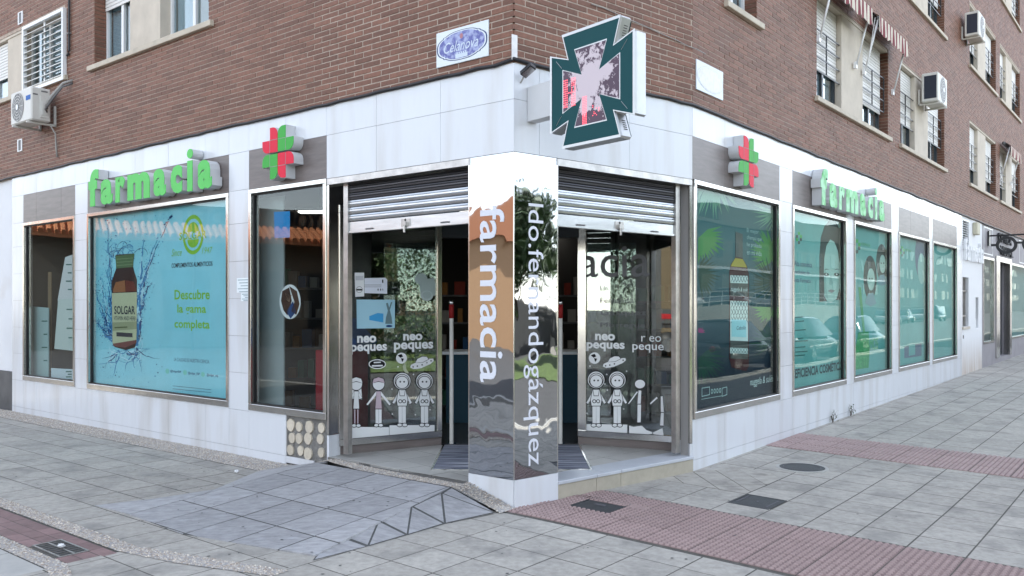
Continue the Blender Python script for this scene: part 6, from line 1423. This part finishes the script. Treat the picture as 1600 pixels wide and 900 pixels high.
# terrace of flats on the right
FB = Frame(R(48, 31, 0), uR, -nR)
M['stucco'] = principled('cream_stucco', (.20, .18, .15), .85, noise=.05)
fb = building('flats', 'long cream block of flats beyond the retaining wall on right', FB, 80, 10, 9.6, M['stucco'], None, [(1.5 + k * 4.2, 3.0 + k * 4.2, z, z + 1.6, 0) for k in range(18) for z in (3.2, 6.4)])
m = MB(); m.box(FB, -.3, 80.3, -10.3, .35, 9.6, 9.95); m.build('cornice', M['stucco'], fb); m = MB(); m.box(FB, 22, 60, -8, -1.5, 9.95, 12.2); m.build('attic', M['stucco'], fb); m = MB(); m.box(FB, -.05, 80.05, .0, .12, 5.2, 5.45); m.build('string_course', M['pvc'], fb)
rw = thing('retaining_wall', 'long white retaining wall with railing across the right street', 'wall', R(45, 22, -.1))
m = MB(); m.box(R, 12, 78, 21.5, 22, -.13, 1.75); m.build('wall', principled('white_render', (.72, .68, .60), .85, noise=.04), rw)
for k in range(0, 66, 2): m = MB(); m.box(R, 12 + k, 12.06 + k, 21.7, 21.76, 1.75, 2.75); m.build('post', M['pvc'], rw)
m = MB()
for z in (2.0, 2.35, 2.7): m.box(R, 12, 78, 21.71, 21.75, z, z + .05)
m.build('rail', M['pvc'], rw)
m = MB(); m.box(R, 10, 130, 22, 30.9, -.12, 1.6); structure(m.build('upper_terrace', principled('terrace_tarmac', (.11, .11, .11), .9, noise=.1)))
def car(label, p, fwd, paint, van=False):
    """saloon or estate car, lofted body"""
    fwd = Vector(fwd).normalized(); sd_ = Vector((fwd.y, -fwd.x, 0)); t = thing('parked_car', label, 'car', p, 'cars in the surrounding streets'); p = Vector(p)
    P = lambda x, y, z: p + fwd * x + sd_ * y + Vector((0, 0, z))
    prof = [(-2.1, .32, .62, .74), (-2.0, .22, .86, .8), (-1.3, .2, .93, .86), (0, .2, .92, .87), (1.0, .2, .90, .86), (1.8, .22, .74, .8), (2.1, .32, .55, .7)]
    m = MB(); n = 10
    for x, z0, z1, w in prof:
        for k in range(n):
            a = 2 * math.pi * (k + .5) / n; cx, cz = math.cos(a), math.sin(a); m.v.append(P(x, w * math.copysign(abs(cx) ** .45, cx), (z0 + z1) / 2 + (z1 - z0) / 2 * math.copysign(abs(cz) ** .6, cz)))
    for i in range(len(prof) - 1):
        for k in range(n): m.f.append((i * n + k, i * n + (k + 1) % n, (i + 1) * n + (k + 1) % n, (i + 1) * n + k))
    m.f.append(tuple(range(n))); m.f.append(tuple((len(prof) - 1) * n + k for k in range(n))); m.build('body', paint, t, True)
    top = 1.9 if van else 1.45; cab = [(-1.95 if van else -1.75, .88, .78), (-1.7 if van else -1.1, top - .03, .6), (.15, top, .62), (.95, .9, .8)]
    m = MB()
    for x, z, w in cab: m.v += [P(x, -w, z), P(x, w, z)]
    m.v += [P(cab[0][0], -.8, .85), P(cab[0][0], .8, .85), P(cab[3][0], -.8, .85), P(cab[3][0], .8, .85)]
    m.f = [(0, 1, 3, 2), (2, 3, 5, 4), (4, 5, 7, 6), (0, 2, 4, 6), (1, 3, 5, 7)]; m.build('cabin', M['car_glass'], t, True)
    m = MB(); m.hexa([P(cab[1][0] + .06, -.58, top - .01), P(.1, -.6, top), P(.1, .6, top), P(cab[1][0] + .06, .58, top - .01), P(cab[1][0] + .1, -.5, top + .04), P(.0, -.52, top + .045), P(.0, .52, top + .045), P(cab[1][0] + .1, .5, top + .04)]); m.build('roof', paint, t)
    for x in (-1.3, 1.3):
        for y in (-.8, .8):
            m = MB(); m.tube([P(x, y - .1, .31), P(x, y + .1, .31)], .31, 18); wh = m.build('wheel', M['black'], t, True); m = MB(); m.tube([P(x, y + math.copysign(.1, y), .31), P(x, y + math.copysign(.11, y), .31)], .2, 14); m.build('rim', M['steel'], wh)
    for y in (-.6, .6): m = MB(); m.sphere(P(2.02, y, .6), .1, 8, 6, (1, 1, .7)); m.build('headlight', M['pvc'], t); m = MB(); m.sphere(P(-2.03, y, .72), .09, 8, 6); m.build('tail_light', M['dull_red'], t)
M['car_glass'] = principled('car_glass', (.02, .025, .03), .05)
silver = principled('car_silver', (.40, .41, .42), .25, metal=.5, coat=1); cwhite = principled('car_white', (.72, .72, .71), .3, coat=1); cdark = principled('car_dark', (.03, .04, .045), .25, coat=1); cblue = principled('car_blue', (.05, .09, .16), .25, metal=.3, coat=1)
def rc(s, n, zz=-.13): p = R(s, n, 0); p.z = zz; return p
car('dark green parked car at the kerb nearest the corner', rc(14.4, 6.1), uR, cdark); car('silver parked car second along the near kerb', rc(20.2, 6.1), uR, silver); car('blue parked car third along the near kerb', rc(26, 6.1), uR, cblue)
for k, (s, pt, lb) in enumerate(((84, cwhite, 'white car'), (91, silver, 'silver car'), (98, cwhite, 'white hatchback'), (106, cdark, 'dark van'))): car(lb + ' parked across the right street, number %s from the corner' % ('one', 'two', 'three', 'four')[k], rc(s, 20), uR, pt, k == 3)
for k, s in enumerate((40, 47, 55, 64)): car('light car on the upper terrace, %s along the railing' % ('first', 'second', 'third', 'fourth')[k], rc(s, 25, 1.6), nR, cwhite if k % 2 else silver)
f2 = building('office_block', 'grey office block closing the far end of right street', Frame(R(132, 34, 0), uR, -nR), 250, 12, 15, principled('grey_render', (.16, .155, .15), .85, noise=.05), None, [(2 + k * 5, 4.2 + k * 5, z, z + 1.7, 0) for k in range(28) for z in (3, 6.4, 9.8)])
vg = MB(); vg.quad(*[R(a, b, -.1) for a, b in ((-8, 11), (12, 11), (12, 20), (-8, 20))]); structure(vg.build('grass_verge', principled('grass', (.07, .11, .025), .9, noise=.3, nscale=3), None, fixn=False))
# flatbed truck behind the viewer, left
tk = thing('flatbed_truck', 'dark flatbed truck with red side board parked across the junction', 'truck', (-7.6, -7.5, -.13)); du = Vector((.72, -.69, 0)).normalized(); FT = Frame((-11.5, -6.5, -.13), du, Vector((-du.y, du.x, 0)))
m = MB(); m.box(FT, 0, 7.5, -2.2, 0, 1.15, 1.32); m.build('bed', flat('truck_grey', (.06, .065, .07)), tk); m = MB(); m.box(FT, 0, 7.5, 0, .05, 1.34, 1.85); m.build('side_board', flat('truck_side', (.10, .11, .11)), tk); m = MB(); m.box(FT, .05, 7.45, .05, .06, 1.5, 1.68); m.build('red_stripe', flat('truck_red', (.5, .03, .04)), tk)
m = MB(); m.box(FT, 7.6, 9.6, -2.2, 0, .6, 2.9); m.build('cab', flat('truck_cab', (.5, .5, .5)), tk, bevel=.12)
m = MB(); m.box(FT, 2.6, 6.8, -2.15, -.05, 1.9, 3.6); m.build('cargo_box', flat('truck_box', (.62, .66, .68)), tk)
for x in (1.4, 2.6, 8.4):
    m = MB(); m.tube([FT(x, -.25, .5), FT(x, .02, .5)], .5, 24); wh = m.build('wheel', M['black'], tk, True); m = MB(); m.tube([FT(x, .02, .5), FT(x, .05, .5)], .27, 18); m.build('rim', M['steel_rough'], wh)
# trees and hedge behind the viewer on the right
def tree(label, p, h, r, mat, n=3600):
    t = thing('tree', label, 'tree', p, 'street trees round the junction'); p = Vector(p); m = MB(); th = h * .42
    m.tube([p, p + Vector((.1, .05, th * .5)), p + Vector((0, .1, th))], [.17, .14, .1], 8)
    for k in range(6):
        a = k * 1.05; e = p + Vector((math.cos(a) * r * .6, math.sin(a) * r * .6, h * random.uniform(.6, .85))); m.tube([p + Vector((0, .1, th * .9)), (p + e) / 2 + Vector((0, 0, th * .5)), e], [.08, .05, .02], 5)
    m.build('trunk', M['bark'], t); lf = MB(); cl = [(p + Vector((random.gauss(0, r * .45), random.gauss(0, r * .45), h * random.uniform(.5, .95))), r * random.uniform(.3, .5)) for _ in range(14)]
    for _ in range(n):
        c, cr = random.choice(cl); d = Vector((random.gauss(0, 1), random.gauss(0, 1), random.gauss(0, .8))).normalized(); c = c + d * cr * random.uniform(.6, 1); a = Vector((random.gauss(0, 1), random.gauss(0, 1), random.gauss(0, 1))).normalized(); b = a.cross(Vector((random.gauss(0, 1), random.gauss(0, 1), random.gauss(0, 1)))).normalized(); s = random.uniform(.10, .20); lf.quad(c - a * s, c + b * s * .6, c + a * s, c - b * s * .6)
    lf.build('crown', mat, t, fixn=False)
random.seed(44)
for k, (x, y, h, r) in enumerate(((19, -6, 6.5, 2.6), (23, -9, 7, 3), (16, -11, 6.5, 2.8), (27, -3, 7, 2.6), (21, -14, 7, 3), (29, 2.5, 6.5, 2.4), (19.5, 3.6, 5.2, 2.3), (21, 7.5, 5.4, 2.4), (18.5, -.8, 5.2, 2.3), (17.5, -5.2, 7.5, 3.2), (20.5, -7.5, 8, 3.4), (23, -4.5, 8, 3.4))):
    tree('green street tree behind the junction, ' + ('near the hedge', 'tallest of the row', 'left of the row', 'by the terrace', 'rear of the row', 'at the end of the row', 'on the verge opposite the column', 'on the verge up the street', 'on the verge by the hedge', 'broad crown in front of the row', 'broad crown in the middle of the row', 'broad crown behind the hedge end')[k], (x, y, -.13), h, r, M['leaf'] if k % 2 else M['leaf2'])
def hedge(p0, p1, w, h, n, label):
    p0, p1 = Vector(p0), Vector(p1); u = (p1 - p0); nn = Vector((u.y, -u.x, 0)).normalized(); m = MB()
    for _ in range(n):
        c = p0 + u * random.random() + nn * random.uniform(-w, w) + Vector((0, 0, h * random.random() ** .6)); a = Vector((random.gauss(0, 1), random.gauss(0, 1), random.gauss(0, 1))).normalized(); b = a.cross(Vector((random.gauss(0, 1), random.gauss(0, 1), 1))).normalized(); s = random.uniform(.06, .12); m.quad(c - a * s, c + b * s * .6, c + a * s, c - b * s * .6)
    o = m.build('hedge', M['leaf'], None, fixn=False); o['kind'] = 'stuff'; o['label'] = label; o['category'] = 'hedge'
hedge((11, -7, -.1), (17, 4, -.1), .6, 1.5, 5000, 'clipped green hedge along the street behind the viewer')
hedge((-15, -19, -.1), (15, -23, -.1), 1.2, 6.5, 26000, 'high leafy screen of evergreens behind the viewer')
hedge((19.5, -14, -.1), (26, 0, -.1), 1.0, 4.6, 16000, 'tall dark green hedge screening the houses behind the viewer')
gh = building('beige_house', 'small beige house behind trees to right of viewer', Frame((26, -20, 0), unit(.5, .87), unit(-.87, .5)), 12, 8, 5.5, principled('beige_wall', (.30, .23, .14), .85, noise=.05), None, [(1.5 + k * 3.2, 2.8 + k * 3.2, 1.3, 2.9, 1) for k in range(3)])
bh = building('ochre_block', 'ochre block of flats behind the truck', Frame((-24, -24, 0), unit(.72, -.69), unit(.69, .72)), 22, 10, 10, principled('ochre_render', (.18, .135, .08), .85, noise=.05), None, [(1.5 + k * 3.4, 2.9 + k * 3.4, z, z + 1.5, 1) for k in range(6) for z in (1.3, 4.3, 7.3)])
lp = thing('street_lamp', 'dark street lamp standing across left street by the wholesale shop', 'street lamp', FD(6, 2.6, -.13)); m = MB(); m.tube([FD(6, 2.6, -.13), FD(6, 2.6, 7.0)], [.07, .04], 8); m.build('pole', M['black_metal'], lp); m = MB(); m.tube([FD(6, 2.6, 7.0), FD(6, 2.6, 7.3), FD(6, 2.6, 7.5)], [.08, .18, .05], 8); m.build('lantern', M['black_metal'], lp)
